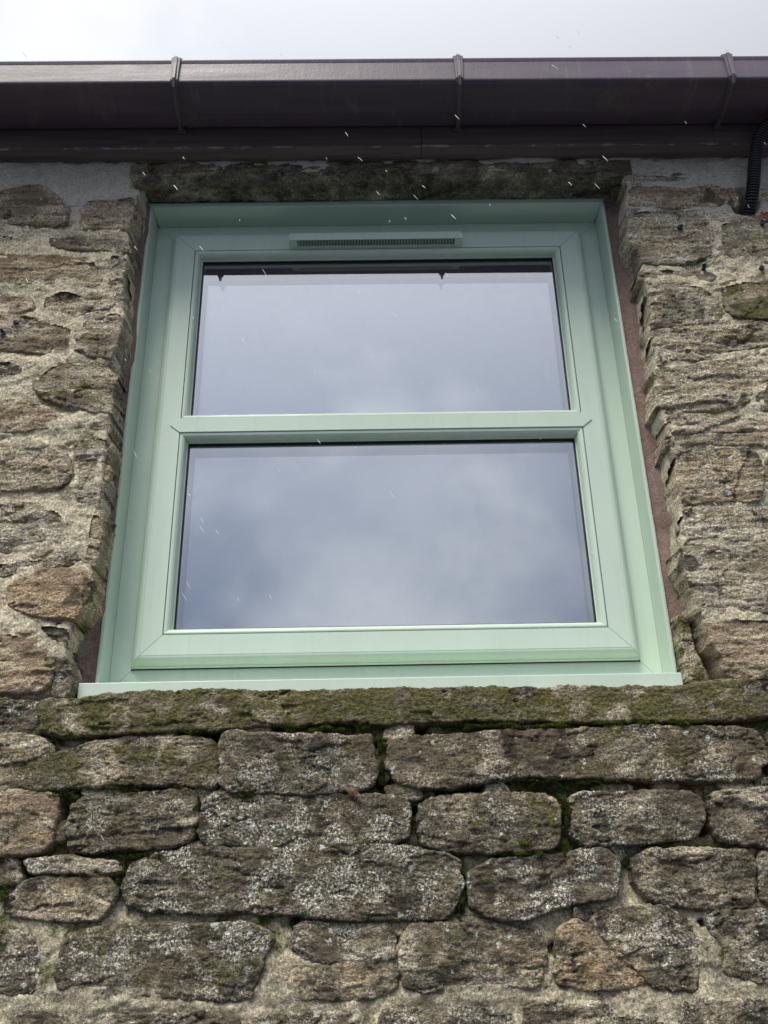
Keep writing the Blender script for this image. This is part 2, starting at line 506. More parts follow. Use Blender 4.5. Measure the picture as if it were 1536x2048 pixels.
def pxpoly(pts):
    return np.array([at(x, y) for x, y in pts])


# the masonry opening (front edge of the reveal), clockwise in photograph coordinates
_op = [(288, 366), (290, 400), (285, 455), (270, 500), (265, 560), (261, 640), (258, 705), (240, 745), (234, 830),
               (230, 900), (222, 965), (215, 1060), (203, 1130), (193, 1220), (167, 1258), (147, 1310), (142, 1392),
               (150, 1412), (1440, 1390), (1438, 1372), (1418, 1330), (1388, 1265), (1368, 1200), (1348, 1135), (1344, 1040),
               (1329, 960), (1324, 900), (1306, 850), (1300, 790), (1287, 705), (1276, 610), (1272, 560), (1246, 500),
               (1240, 440), (1244, 395), (1239, 352), (1236, 360)]
def _onwall(p):
    q = at(p[0], p[1], .045 if 380 < p[1] < 1380 else .012)
    return q
OPEN = np.array([_onwall(p) for p in _op])
# open joints: (px, py, radius m, depth m)
HOLES = [(437, 1475, .008, .075), (437, 1500, .008, .08), (438, 1530, .0075, .08), (440, 1558, .006, .07), (425, 1470, .012, .06),
         (410, 1471, .009, .05), (250, 1472, .008, .05), (235, 1472, .008, .045), (270, 1474, .007, .04),
         (905, 1583, .010, .07), (930, 1581, .010, .075), (955, 1578, .009, .07), (885, 1583, .008, .06),
         (125, 1622, .009, .05), (118, 1650, .007, .04), (38, 1722, .010, .07), (46, 1748, .009, .08), (38, 1775, .008, .06), (15, 1712, .008, .05),
         (760, 1490, .008, .03), (758, 1530, .008, .035), (762, 1565, .008, .03), (828, 1620, .006, .03), (1410, 1620, .006, .03),
         (1406, 1843, .004, .03), (1412, 1660, .008, .03), (60, 1576, .006, .03), (210, 1577, .006, .03),
         (1488, 405, .022, .05), (1492, 395, .018, .05), (800, 1446, .01, .03), (840, 1448, .01, .03), (1000, 1447, .012, .025), (1200, 1445, .012, .025),
         (1290, 578, .008, .03), (1310, 700, .007, .02), (228, 735, .008, .03), (1385, 1095, .01, .02), (240, 490, .008, .03), (160, 1240, .008, .035),
         (590, 1845, .006, .02), (1105, 1900, .006, .02), (930, 1760, .006, .03), (250, 1745, .007, .02), (395, 1640, .006, .02),
         (1130, 1640, .007, .02), (795, 1880, .005, .018)]
HOLES = [(*at(a, b), r, d) for a, b, r, d in HOLES]

# stones: outline in photograph pixels, proud (mm), tone, moss, lichen, warm, relief (mm)
ST = []
def stone(pts, proud=4, tone=.5, moss=.1, lich=.3, warm=.3, relief=5, **kw):
    ST.append((pts, proud, tone, moss, lich, warm, relief, kw))

# --- sill and the courses under it
stone([(86, 1406), (100, 1402), (155, 1401), (200, 1397), (262, 1388), (320, 1387), (440, 1384), (520, 1386), (600, 1387), (768, 1382), (980, 1379),
       (1200, 1378), (1365, 1377), (1400, 1368), (1470, 1361), (1516, 1368), (1534, 1395), (1536, 1425), (1500, 1437), (1400, 1441),
       (1200, 1440), (1000, 1439), (830, 1443), (768, 1447), (700, 1441), (600, 1447), (440, 1456), (330, 1461), (215, 1467), (130, 1470), (85, 1462)],
      11, .42, .62, .25, .2, 3.5, nm='sill_stone', lb='long mossy sill slab under the green window')
stone([(-60, 1405), (30, 1403), (83, 1408), (86, 1465), (50, 1472), (-60, 1472)], 5, .68, .2, .7, .1, 5)
stone([(1540, 1365), (1640, 1360), (1640, 1440), (1542, 1438)], 5, .5, .2, .5, .2)
stone([(-60, 1480), (0, 1474), (60, 1474), (100, 1488), (110, 1500), (60, 1518), (0, 1528), (-60, 1532)], 5, .3, .1, .6, .3, 4)
stone([(-60, 1542), (20, 1530), (110, 1511), (170, 1491), (220, 1481), (300, 1477), (424, 1481), (431, 1510), (434, 1568), (420, 1574), (340, 1566),
       (250, 1566), (180, 1572), (80, 1577), (-60, 1580)], 9, .46, .42, .42, .2, 5)
stone([(446, 1470), (470, 1467), (520, 1472), (600, 1475), (690, 1478), (735, 1474), (748, 1500), (750, 1556), (732, 1578), (640, 1585),
       (520, 1586), (455, 1580), (439, 1562), (445, 1530), (441, 1490)], 10, .68, .22, .55, .28, 4)
stone([(780, 1485), (800, 1478), (900, 1472), (1000, 1466), (1150, 1462), (1300, 1456), (1420, 1456), (1500, 1460), (1524, 1480), (1530, 1520),
       (1515, 1550), (1480, 1561), (1400, 1558), (1300, 1560), (1180, 1554), (1020, 1550), (970, 1560), (900, 1576), (850, 1574), (792, 1560), (776, 1535)],
      10, .60, .26, .50, .34, 5)
stone([(1542, 1455), (1640, 1452), (1640, 1560), (1545, 1555)], 5, .5, .2, .4, .2)
stone([(-60, 1585), (0, 1583), (60, 1583), (108, 1592), (118, 1620), (106, 1652), (99, 1690), (85, 1707), (-60, 1712)], 6, .22, .12, .35, .62, 5)
stone([(146, 1616), (170, 1600), (210, 1596), (270, 1591), (330, 1584), (370, 1581), (390, 1592), (394, 1640), (380, 1680), (350, 1690),
       (250, 1695), (180, 1699), (140, 1698), (137, 1660)], 8, .74, .18, .5, .2, 9)
stone([(401, 1640), (411, 1602), (430, 1588), (500, 1590), (600, 1595), (700, 1592), (790, 1596), (813, 1610), (819, 1640), (814, 1674),
       (780, 1685), (680, 1685), (600, 1690), (480, 1690), (412, 1685), (400, 1665)], 9, .74, .16, .95, .2, 5)
stone([(842, 1615), (862, 1600), (900, 1593), (1000, 1590), (1088, 1592), (1113, 1610), (1121, 1660), (1113, 1688), (1060, 1699), (980, 1704),
       (900, 1699), (846, 1692), (839, 1660)], 9, .62, .30, .35, .38, 4)
stone([(1146, 1602), (1160, 1587), (1230, 1589), (1320, 1584), (1388, 1590), (1401, 1602), (1406, 1650), (1390, 1669), (1330, 1681), (1240, 1686),
       (1170, 1689), (1143, 1670), (1149, 1640)], 8, .66, .12, .7, .2, 6)
stone([(1418, 1592), (1470, 1584), (1536, 1580), (1640, 1580), (1640, 1690), (1536, 1690), (1480, 1684), (1440, 1674), (1427, 1650), (1420, 1620)], 7, .56, .1, .85, .15, 5)
# --- third course
stone([(-60, 1716), (0, 1716), (20, 1713), (38, 1735), (38, 1762), (0, 1770), (-60, 1772)], 4, .4, .1, .5, .1, 4)
stone([(56, 1719), (100, 1718), (190, 1719), (233, 1730), (243, 1742), (200, 1747), (120, 1743), (61, 1742)], 6, .32, .16, .9, .05, 2.5)
stone([(14, 1800), (40, 1772), (62, 1758), (140, 1756), (218, 1758), (236, 1772), (224, 1800), (205, 1834), (120, 1837), (30, 1829), (10, 1818)], 5, .5, .16, .5, .35, 5)
stone([(252, 1760), (264, 1731), (310, 1713), (400, 1699), (500, 1698), (650, 1691), (800, 1693), (898, 1713), (916, 1726), (919, 1770),
       (911, 1818), (890, 1834), (800, 1837), (700, 1839), (620, 1829), (500, 1820), (400, 1824), (290, 1822), (247, 1800)], 9, .68, .18, .85, .12, 6)
stone([(941, 1746), (980, 1724), (1030, 1719), (1120, 1713), (1180, 1699), (1210, 1701), (1230, 1716), (1239, 1760), (1234, 1790), (1150, 1801),
       (1100, 1816), (1050, 1837), (985, 1834), (946, 1810), (939, 1780)], 9, .70, .12, .95, .05, 9)
stone([(1271, 1716), (1290, 1703), (1380, 1701), (1490, 1701), (1507, 1716), (1509, 1760), (1503, 1809), (1400, 1814), (1330, 1804), (1290, 1790),
       (1269, 1760)], 3, .46, .05, .32, .34, 8)
stone([(1524, 1702), (1640, 1700), (1640, 1810), (1540, 1808), (1522, 1790)], 3, .4, .05, .4, .2)
# --- fourth course
stone([(-60, 1862), (0, 1861), (50, 1869), (69, 1886), (71, 1930), (67, 1968), (58, 1984), (-60, 1990)], 4, .56, .14, .75, .1, 6)
stone([(127, 1900), (137, 1871), (200, 1856), (290, 1850), (400, 1851), (500, 1851), (548, 1870), (530, 1900), (515, 1960), (500, 1993),
       (440, 1999), (300, 1990), (180, 1989), (117, 1975), (113, 1940)], 6, .70, .26, .9, .05, 6)
stone([(590, 1851), (700, 1848), (780, 1851), (787, 1870), (784, 1918), (700, 1924), (620, 1919), (586, 1905)], 3, .62, .06, .9, .05, 4)
stone([(569, 1932), (640, 1930), (780, 1931), (799, 1945), (789, 1975), (750, 1989), (650, 1999), (600, 1994), (576, 1970)], 4, .34, .10, .25, .55, 4)
stone([(806, 1880), (820, 1851), (880, 1849), (980, 1851), (1069, 1861), (1089, 1890), (1087, 1950), (1074, 1969), (980, 1984), (880, 1984),
       (811, 1974), (802, 1930)], 6, .42, .14, .55, .34, 6)
stone([(1200, 1823), (1260, 1818), (1340, 1815), (1370, 1840), (1394, 1880), (1397, 1930), (1389, 1979), (1340, 1974), (1300, 1965), (1270, 1935), (1215, 1880), (1185, 1850)],
      5, .42, .04, .75, .28, 5)
stone([(1115, 1860), (1150, 1842), (1182, 1850), (1215, 1886), (1262, 1935), (1290, 1962), (1220, 1979), (1117, 1969), (1113, 1920)],
      7, .20, .04, .3, 1.0, 4)
stone([(1417, 1835), (1440, 1823), (1536, 1825), (1640, 1828), (1640, 1962), (1500, 1959), (1452, 1944), (1455, 1900), (1427, 1868)], 4, .56, .08, .9, .1, 7)
# --- fifth course, cut by the lower edge of the picture
stone([(-60, 2036), (0, 2034), (70, 2030), (138, 2036), (148, 2060), (140, 2130), (-60, 2130)], 4, .6, .1, .7, .1)
stone([(166, 2040), (200, 2030), (300, 2030), (465, 2031), (482, 2060), (480, 2130), (165, 2130)], 5, .6, .12, .7, .1)
stone([(502, 2036), (600, 2028), (718, 2031), (734, 2060), (733, 2130), (503, 2130)], 4, .45, .1, .5, .3)
stone([(762, 2030), (800, 2012), (850, 2003), (980, 2018), (1026, 2031), (1024, 2130), (763, 2130)], 4, .5, .1, .7, .2)
stone([(1050, 2016), (1100, 2004), (1160, 2006), (1250, 2021), (1338, 2031), (1345, 2130), (1048, 2130)], 5, .4, .1, .8, .2)
stone([(1366, 2001), (1450, 2000), (1536, 2000), (1640, 2004), (1640, 2130), (1362, 2130)], 5, .6, .1, .5, .2)

# --- left of the window
stone([(-60, 402), (0, 388), (36, 377), (85, 377), (118, 400), (137, 425), (134, 449), (100, 452), (50, 449), (-60, 456)], 6, .12, .04, .45, .42, 6)
stone([(166, 415), (179, 406), (230, 405), (284, 396), (291, 420), (285, 458), (270, 468), (240, 460), (200, 457), (163, 457)], 6, .10, .0, .2, .62, 5)
stone([(98, 479), (150, 476), (220, 479), (262, 486), (269, 496), (250, 507), (200, 500), (110, 497)], 4, .4, .06, .3, .15, 3)
stone([(-60, 466), (28, 468), (40, 480), (30, 490), (-60, 492)], 1, .3, .05, .4, .2, 3)
stone([(-60, 516), (0, 512), (60, 513), (130, 517), (195, 521), (207, 540), (200, 568), (170, 574), (140, 565), (60, 565), (-60, 569)], 5, .10, .02, .25, .66, 5)
stone([(212, 512), (245, 506), (264, 520), (267, 570), (262, 604), (240, 621), (217, 600), (222, 560)], 2, .34, .04, .6, .12, 6)
stone([(-60, 600), (20, 591), (60, 600), (70, 613), (40, 625), (-60, 625)], 2, .22, .05, .3, .5, 4)
stone([(80, 590), (130, 578), (200, 590), (232, 612), (170, 622), (150, 640), (100, 632), (76, 618)], 1, .46, .1, .4, .1, 6)
stone([(158, 650), (176, 627), (240, 622), (260, 640), (263, 690), (254, 714), (230, 721), (190, 714), (153, 700)], 5, .30, .05, .6, .1, 6)
stone([(-60, 640), (10, 635), (60, 636), (120, 645), (152, 656), (149, 690), (138, 711), (60, 705), (0, 700), (-60, 700)], 4, .2, .08, .65, .3, 7)
stone([(-60, 722), (20, 719), (53, 730), (56, 750), (30, 764), (-60, 770)], 3, .5, .08, .45, .1, 5)
stone([(70, 756), (110, 726), (150, 716), (210, 726), (236, 755), (240, 790), (237, 828), (200, 827), (150, 814), (90, 799), (71, 780)], 5, .50, .40, .4, .1, 6)
stone([(-60, 806), (0, 800), (60, 805), (103, 820), (113, 852), (60, 864), (-60, 866)], 4, .16, .05, .55, .5, 8)
stone([(139, 852), (141, 840), (170, 839), (230, 843), (232, 861), (200, 861), (152, 857)], 3, .3, .05, .2, .1, 1.5)
stone([(-60, 896), (0, 893), (60, 891), (108, 900), (136, 915), (140, 950), (137, 969), (90, 977), (-60, 981)], 5, .28, .03, .75, .2, 8)
stone([(152, 885), (196, 869), (224, 876), (227, 900), (206, 912), (199, 960), (207, 1003), (180, 1009), (151, 1000), (147, 940)], 2, .5, .08, .6, .05, 5)
stone([(207, 906), (225, 882), (230, 902), (222, 962), (214, 984), (203, 960)], -6, .2, .05, .2, .25, 2)
stone([(-60, 1010), (60, 1010), (118, 1016), (134, 1030), (137, 1068), (124, 1089), (60, 1099), (-60, 1108)], 4, .34, .03, .85, .1, 8)
stone([(173, 1026), (200, 1021), (214, 1040), (211, 1080), (201, 1124), (185, 1129), (161, 1119), (169, 1080)], 1, .3, .1, .2, .35, 3)
stone([(-60, 1122), (40, 1118), (100, 1108), (150, 1100), (160, 1124), (110, 1136), (60, 1142), (-60, 1165)], 1, .6, .06, .7, .05, 5)
stone([(15, 1190), (30, 1170), (60, 1151), (100, 1143), (150, 1143), (188, 1151), (194, 1180), (186, 1215), (170, 1238), (130, 1237), (70, 1230), (30, 1220)],
      8, .20, .10, .15, .92, 5)
stone([(62, 1247), (110, 1244), (145, 1251), (151, 1270), (140, 1296), (112, 1296), (88, 1280)], 0, .55, .1, .8, .0, 4)
stone([(-60, 1258), (20, 1260), (60, 1270), (88, 1294), (108, 1320), (104, 1358), (80, 1383), (20, 1384), (-60, 1380)], 6, .36, .06, .25, .75, 9)
stone([(116, 1316), (135, 1325), (144, 1368), (130, 1393), (102, 1387), (112, 1352)], 0, .5, .2, .5, .1, 5)

# --- right of the window
stone([(1246, 392), (1250, 376), (1290, 377), (1340, 380), (1400, 368), (1468, 372), (1480, 390), (1473, 413), (1400, 417), (1330, 417), (1270, 414), (1251, 404)],
      4, .02, .05, .1, .72, 3.5)
stone([(1250, 352), (1300, 347), (1380, 350), (1420, 356), (1470, 356), (1478, 364), (1400, 362), (1340, 373), (1290, 370), (1248, 371)], 2, .35, .04, .4, .15, 3)
stone([(1502, 434), (1512, 422), (1536, 417), (1640, 415), (1640, 442), (1536, 440)], 0, .05, .05, .0, 1.0, 2, mat='brick')
stone([(1512, 372), (1560, 366), (1640, 366), (1640, 408), (1540, 404), (1514, 398)], 1, .2, .05, .1, .7, 3)
stone([(1242, 462), (1246, 431), (1260, 420), (1310, 421), (1380, 426), (1418, 441), (1428, 470), (1418, 508), (1380, 528), (1300, 530), (1268, 520), (1246, 490)],
      5, .26, .20, .5, .05, 5)
stone([(1432, 446), (1500, 440), (1640, 446), (1640, 530), (1530, 526), (1470, 516), (1434, 500)], 3, .16, .24, .55, .05, 5)
stone([(1272, 545), (1330, 536), (1400, 540), (1438, 553), (1420, 563), (1340, 558), (1284, 564)], 1, .3, .3, .4, .1, 3)
stone([(1276, 592), (1290, 571), (1340, 563), (1398, 571), (1430, 590), (1442, 632), (1426, 646), (1380, 650), (1330, 654), (1283, 660)], 5, .42, .14, .65, .1, 6)
stone([(1437, 572), (1480, 562), (1640, 556), (1640, 640), (1520, 639), (1462, 634), (1446, 610)], 5, .30, .62, .1, .25, 4)
stone([(1286, 678), (1300, 662), (1380, 656), (1440, 648), (1540, 643), (1640, 643), (1640, 702), (1480, 711), (1380, 722), (1312, 733), (1290, 712)], 5, .46, .14, .6, .1, 11)
stone([(1300, 752), (1320, 739), (1400, 727), (1498, 727), (1517, 740), (1512, 780), (1490, 808), (1420, 823), (1330, 824), (1306, 810), (1297, 780)], 4, .40, .22, .6, .15, 6)
stone([(1528, 752), (1640, 745), (1640, 830), (1520, 824), (1515, 790)], 3, .45, .15, .5, .1)
stone([(1307, 842), (1380, 833), (1480, 836), (1640, 838), (1640, 862), (1450, 865), (1330, 868), (1310, 860)], 6, .34, .08, .5, .35, 8)
stone([(1316, 881), (1400, 873), (1500, 872), (1640, 871), (1640, 889), (1500, 890), (1400, 890), (1325, 892)], 4, .36, .08, .6, .3, 6)
stone([(1330, 932), (1337, 911), (1380, 903), (1450, 896), (1508, 905), (1520, 940), (1518, 998), (1500, 1004), (1430, 1002), (1370, 1009), (1341, 995), (1331, 960)],
      6, .46, .16, .5, .32, 7)
stone([(1530, 912), (1640, 905), (1640, 1002), (1528, 999)], 3, .4, .1, .4, .2)
stone([(1346, 1031), (1370, 1019), (1450, 1016), (1640, 1013), (1640, 1079), (1500, 1080), (1430, 1090), (1375, 1087), (1351, 1070)], 4, .28, .06, .8, .1, 6)
stone([(1350, 1130), (1362, 1098), (1400, 1094), (1470, 1097), (1536, 1088), (1640, 1090), (1640, 1216), (1480, 1226), (1400, 1228), (1373, 1200), (1353, 1160)],
      7, .52, .16, .62, .08, 8)
stone([(1396, 1262), (1402, 1242), (1460, 1234), (1640, 1226), (1640, 1350), (1500, 1357), (1442, 1354), (1426, 1330), (1402, 1290)], 5, .26, .18, .3, .55, 8)
stone([(1372, 1218), (1388, 1240), (1394, 1280), (1424, 1332), (1438, 1368), (1400, 1382), (1388, 1340), (1380, 1290)], -26, .42, .48, .2, .1, 4)
# --- small packing stones in the joints
def pebble(pts, **kw):
    a = dict(proud=0, tone=.35, moss=.15, lich=.4, warm=.1, relief=2, nm='packing_stone'); a.update(kw); stone(pts, **a)
pebble([(770, 1462), (785, 1452), (812, 1450), (828, 1460), (824, 1471), (795, 1477), (772, 1476)], proud=4)
pebble([(755, 1500), (770, 1496), (776, 1512), (768, 1530), (756, 1528)])
pebble([(757, 1535), (772, 1534), (774, 1556), (760, 1560)])
pebble([(975, 1570), (1000, 1566), (1015, 1575), (1012, 1588), (976, 1587)])
pebble([(772, 1575), (800, 1570), (835, 1582), (845, 1592), (815, 1594), (780, 1590)])
pebble([(1305, 1560), (1335, 1557), (1360, 1566), (1352, 1576), (1310, 1578)])
pebble([(1440, 1564), (1470, 1562), (1500, 1566), (1508, 1578), (1450, 1580)])
pebble([(1515, 1560), (1560, 1556), (1570, 1574), (1520, 1576)])
pebble([(106, 1650), (124, 1645), (134, 1654), (128, 1664), (110, 1662)], tone=.8, lich=.05)
pebble([(108, 1666), (128, 1665), (132, 1678), (112, 1682)], tone=.7, lich=.05)
pebble([(376, 1692), (398, 1688), (412, 1695), (400, 1702), (380, 1701)])
pebble([(165, 1580), (200, 1578), (222, 1584), (215, 1592), (170, 1592)])
pebble([(230, 1575), (245, 1572), (248, 1586), (234, 1588)])
pebble([(392, 1578), (412, 1576), (418, 1588), (405, 1600), (394, 1594)])
pebble([(280, 1465), (318, 1462), (350, 1464), (348, 1474), (290, 1474)])
pebble([(472, 1456), (515, 1455), (535, 1459), (530, 1469), (480, 1467)])
pebble([(895, 1840), (912, 1836), (918, 1846), (900, 1850)])
pebble([(920, 1838), (1000, 1842), (1050, 1846), (1046, 1854), (960, 1850)], proud=-2)
pebble([(1218, 1690), (1245, 1688), (1252, 1710), (1240, 1722), (1236, 1706)], tone=.3)
pebble([(420, 1590), (445, 1577), (470, 1588), (440, 1592)], proud=-3)
pebble([(1150, 1815), (1172, 1812), (1186, 1824), (1168, 1836), (1150, 1830)], lich=.2)
pebble([(1318, 1812), (1336, 1811), (1335, 1818), (1320, 1819)])
pebble([(1030, 1465), (1040, 1452), (1060, 1450), (1075, 1458)], proud=-4)
pebble([(1185, 1575), (1220, 1570), (1265, 1575), (1250, 1583), (1195, 1584)])

# filler courses just outside the picture so that the wall goes on
FR = random.Random(5)
_tab = [(py, at(-62, py), at(1642, py)) for py in range(300, 2100, 50)]
_zl = np.array([t[1][1] for t in _tab])[::-1]; _xl = np.array([t[1][0] for t in _tab])[::-1]
_zr = np.array([t[2][1] for t in _tab])[::-1]; _xr = np.array([t[2][0] for t in _tab])[::-1]
def filler(x0, x1, z0, z1, out):
    z = z0
    while z < z1 - 0.03:
        h = min(FR.uniform(.07, .12), z1 - z)
        if x1 == 'L': xa, xb = x0, min(np.interp(z, _zl, _xl), np.interp(z + h, _zl, _xl)) - .004
        elif x0 == 'R': xa, xb = max(np.interp(z, _zr, _xr), np.interp(z + h, _zr, _xr)) + .004, x1
        else: xa, xb = x0, x1
        x = xa
        while x < xb - 0.05:
            wd = min(FR.uniform(.12, .30), xb - x)
            g = .009
            j = lambda: FR.uniform(-.006, .006)
            out.append([(x + g + j(), z + g + j()), (x + wd / 2, z + g + j()), (x + wd - g + j(), z + g + j()), (x + wd - g + j(), z + h - g + j()),
                        (x + wd / 2, z + h - g + j()), (x + g + j(), z + h - g + j())])
            x += wd
        z += h
FIL = []
filler(-1.15, 'L', -.165, 1.42, FIL); filler('R', 1.25, -.165, 1.42, FIL); filler(-1.15, 1.25, -.42, -.165, FIL)
brick_mat = mortar_material('red_brick', (0.27, 0.125, 0.085), (0.33, 0.18, 0.125), dark=-.05, speck=.7)

RAD = 0.0045


def build_stone(P, proud, tone, moss, lich, warm, relief, step, nm='stone', lb=None, mat=None, seed=0, smooth_it=2):
    P = chaikin(P, smooth_it)
    x0, z0 = P.min(0) - .014; x1, z1 = P.max(0) + .014
    X, Z = np.meshgrid(np.arange(x0, x1, step), np.arange(z0, z1, step))
    s = seed * 13.7
    wx = X + .0080 * fbm(X * 30 + s, Z * 36, 4, .6) + .0016 * fbm(X * 190, Z * 190 + s, 2)
    wz = Z + .0062 * fbm(X * 28 - s, Z * 36 + 50, 4, .6) + .0014 * fbm(X * 190 + 9, Z * 190 - s, 2)
    d = sdist(P, wx, wz) + .0046
    if proud > -15:
        d = np.minimum(d, .0015 + .0065 * math.sin(seed * 2.7) - sdist(OPEN, X + .010 * fbm(X * 24, Z * 24 + 4 + s, 4), Z + .006 * fbm(X * 24 + 8, Z * 24 + s, 4))) if nm != 'sill_stone' else d
    size = min(np.ptp(P[:, 0]), np.ptp(P[:, 1]))
    r = min(RAD, size * .25)
    r = r * (1 + .5 * fbm(X * 20 + s, Z * 20 - s, 2))
    t = np.clip(d / r, 0, 1)
    edge = -r * (1 - np.sqrt(np.clip(1 - (1 - t) ** 2, 0, 1)))
    dome = -.0010 * np.exp(-np.clip(d, 0, None) / .014)
    below = np.minimum(d, 0) * 6.5
    k = relief * .001
    th = .06 * math.sin(seed * 2.1)
    Xr = X + th * Z; Zr = Z - th * X * 2
    a = fbm(Xr * 9 + s, Zr * 26 + s, 4, .55)
    rg = fbm(Xr * 14 - s, Zr * 52 + s, 4, .6, ridged=True)
    # split faces step down along the bedding
    ph = Zr * (34 + 10 * math.sin(seed)) + 1.2 * fbm(X * 9 + s, Z * 14, 3) + seed
    saw = (ph - np.floor(ph)); stp = np.where(saw < .82, saw / .82, (1 - saw) / .18) - .5
    fine = fbm(X * 95, Z * 140 + s, 3, .62)
    vf = fbm(X * 330 + s, Z * 420, 2, .6)
    pit = np.clip(fbm(X * 60 + s, Z * 85 - s, 3) - .18, 0, 1)
    # chipped facets: the lowest of a few tilted planes
    fr = np.random.RandomState(seed * 7 + 3); cxx, czz = (x0 + x1) / 2, (z0 + z1) / 2
    fac = np.full(X.shape, .0045)
    for _ in range(max(5, int(np.ptp(P[:, 0]) / .045))):
        an = fr.rand() * 6.283; sl_ = .08 + .20 * fr.rand()
        px_ = cxx + (fr.rand() - .5) * (x1 - x0) * .8; pz_ = czz + (fr.rand() - .5) * (z1 - z0) * .8
        u_ = (X + .010 * a - px_) * math.cos(an) + (Z + .006 * rg - pz_) * math.sin(an)
        fac = np.minimum(fac, .0035 - sl_ * u_ * (np.abs(u_) < .024)) if _ % 2 == 0 else np.minimum(fac, .0045 - sl_ * np.clip(u_, -.01, .03))
    # cracks and parted beds
    cn = fbm(X * 7 + s, Z * 24 - s, 4, .6); gate = np.clip(fbm(X * 11 - s, Z * 9 + s, 2) * 5 + .2, 0, 1)
    crack = np.exp(-(cn / .016) ** 2) * gate
    stepc = np.tanh(cn / .03) * .0013 * gate
    h = proud * .001 + edge + dome + below + k * (.75 * a + .20 * rg + .20 * stp) + .9 * fac * min(1, relief / 5) + .0017 * fine + .0011 * vf - .005 * pit - .0045 * crack + stepc
    h = h + .004 * ((X - (x0 + x1) / 2) / (x1 - x0) * math.sin(seed * 5.3) + (Z - (z0 + z1) / 2) / (z1 - z0) * math.cos(seed * 3.1) * .8)
    ok = d > -.0105
    gz, gx = np.gradient(d, step); gn = np.sqrt(gx * gx + gz * gz) + 1e-6
    pull = np.clip(-d, 0, .0105) * .62
    X = X + gx / gn * pull; Z = Z + gz / gn * pull
    h = np.maximum(h, -.0665)
    keep = ok[:-1, :-1] | ok[1:, :-1] | ok[:-1, 1:] | ok[1:, 1:]
    if nm != 'sill_stone' and proud > -15:
        far = sdist(OPEN, X, Z) > .0115
        keep &= ~(far[:-1, :-1] | far[1:, :-1] | far[:-1, 1:] | far[1:, 1:])
    cx, cz = (x0 + x1) / 2, (z0 + z1) / 2
    me = gridmesh(X - cx, -h, Z - cz, keep)
    o = link(nm, me, mat or M['stone'])
    o.location = (cx, 0, cz)
    uw = cz > .40  # upper stones coloured paler, partly to offset the gutter's shade
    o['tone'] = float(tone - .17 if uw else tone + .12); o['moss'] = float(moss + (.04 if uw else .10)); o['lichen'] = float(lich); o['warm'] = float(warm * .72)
    if lb: o['label'] = lb
    child(o, wall)
    return P


POLYS = []
for i, (pts, proud, tone, moss, lich, warm, relief, kw) in enumerate(ST):
    kw = dict(kw)
    if kw.get('mat') == 'brick': kw['mat'] = brick_mat; kw['nm'] = 'brick'
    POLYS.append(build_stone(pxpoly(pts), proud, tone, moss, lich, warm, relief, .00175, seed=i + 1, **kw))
for i, P in enumerate(FIL):
    P = np.array(P)
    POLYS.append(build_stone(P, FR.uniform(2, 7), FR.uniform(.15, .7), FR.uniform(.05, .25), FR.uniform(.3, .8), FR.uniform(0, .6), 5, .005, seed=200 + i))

# mortar bed with its joints, holes and the window opening
ZC = at(768, 350)[1]


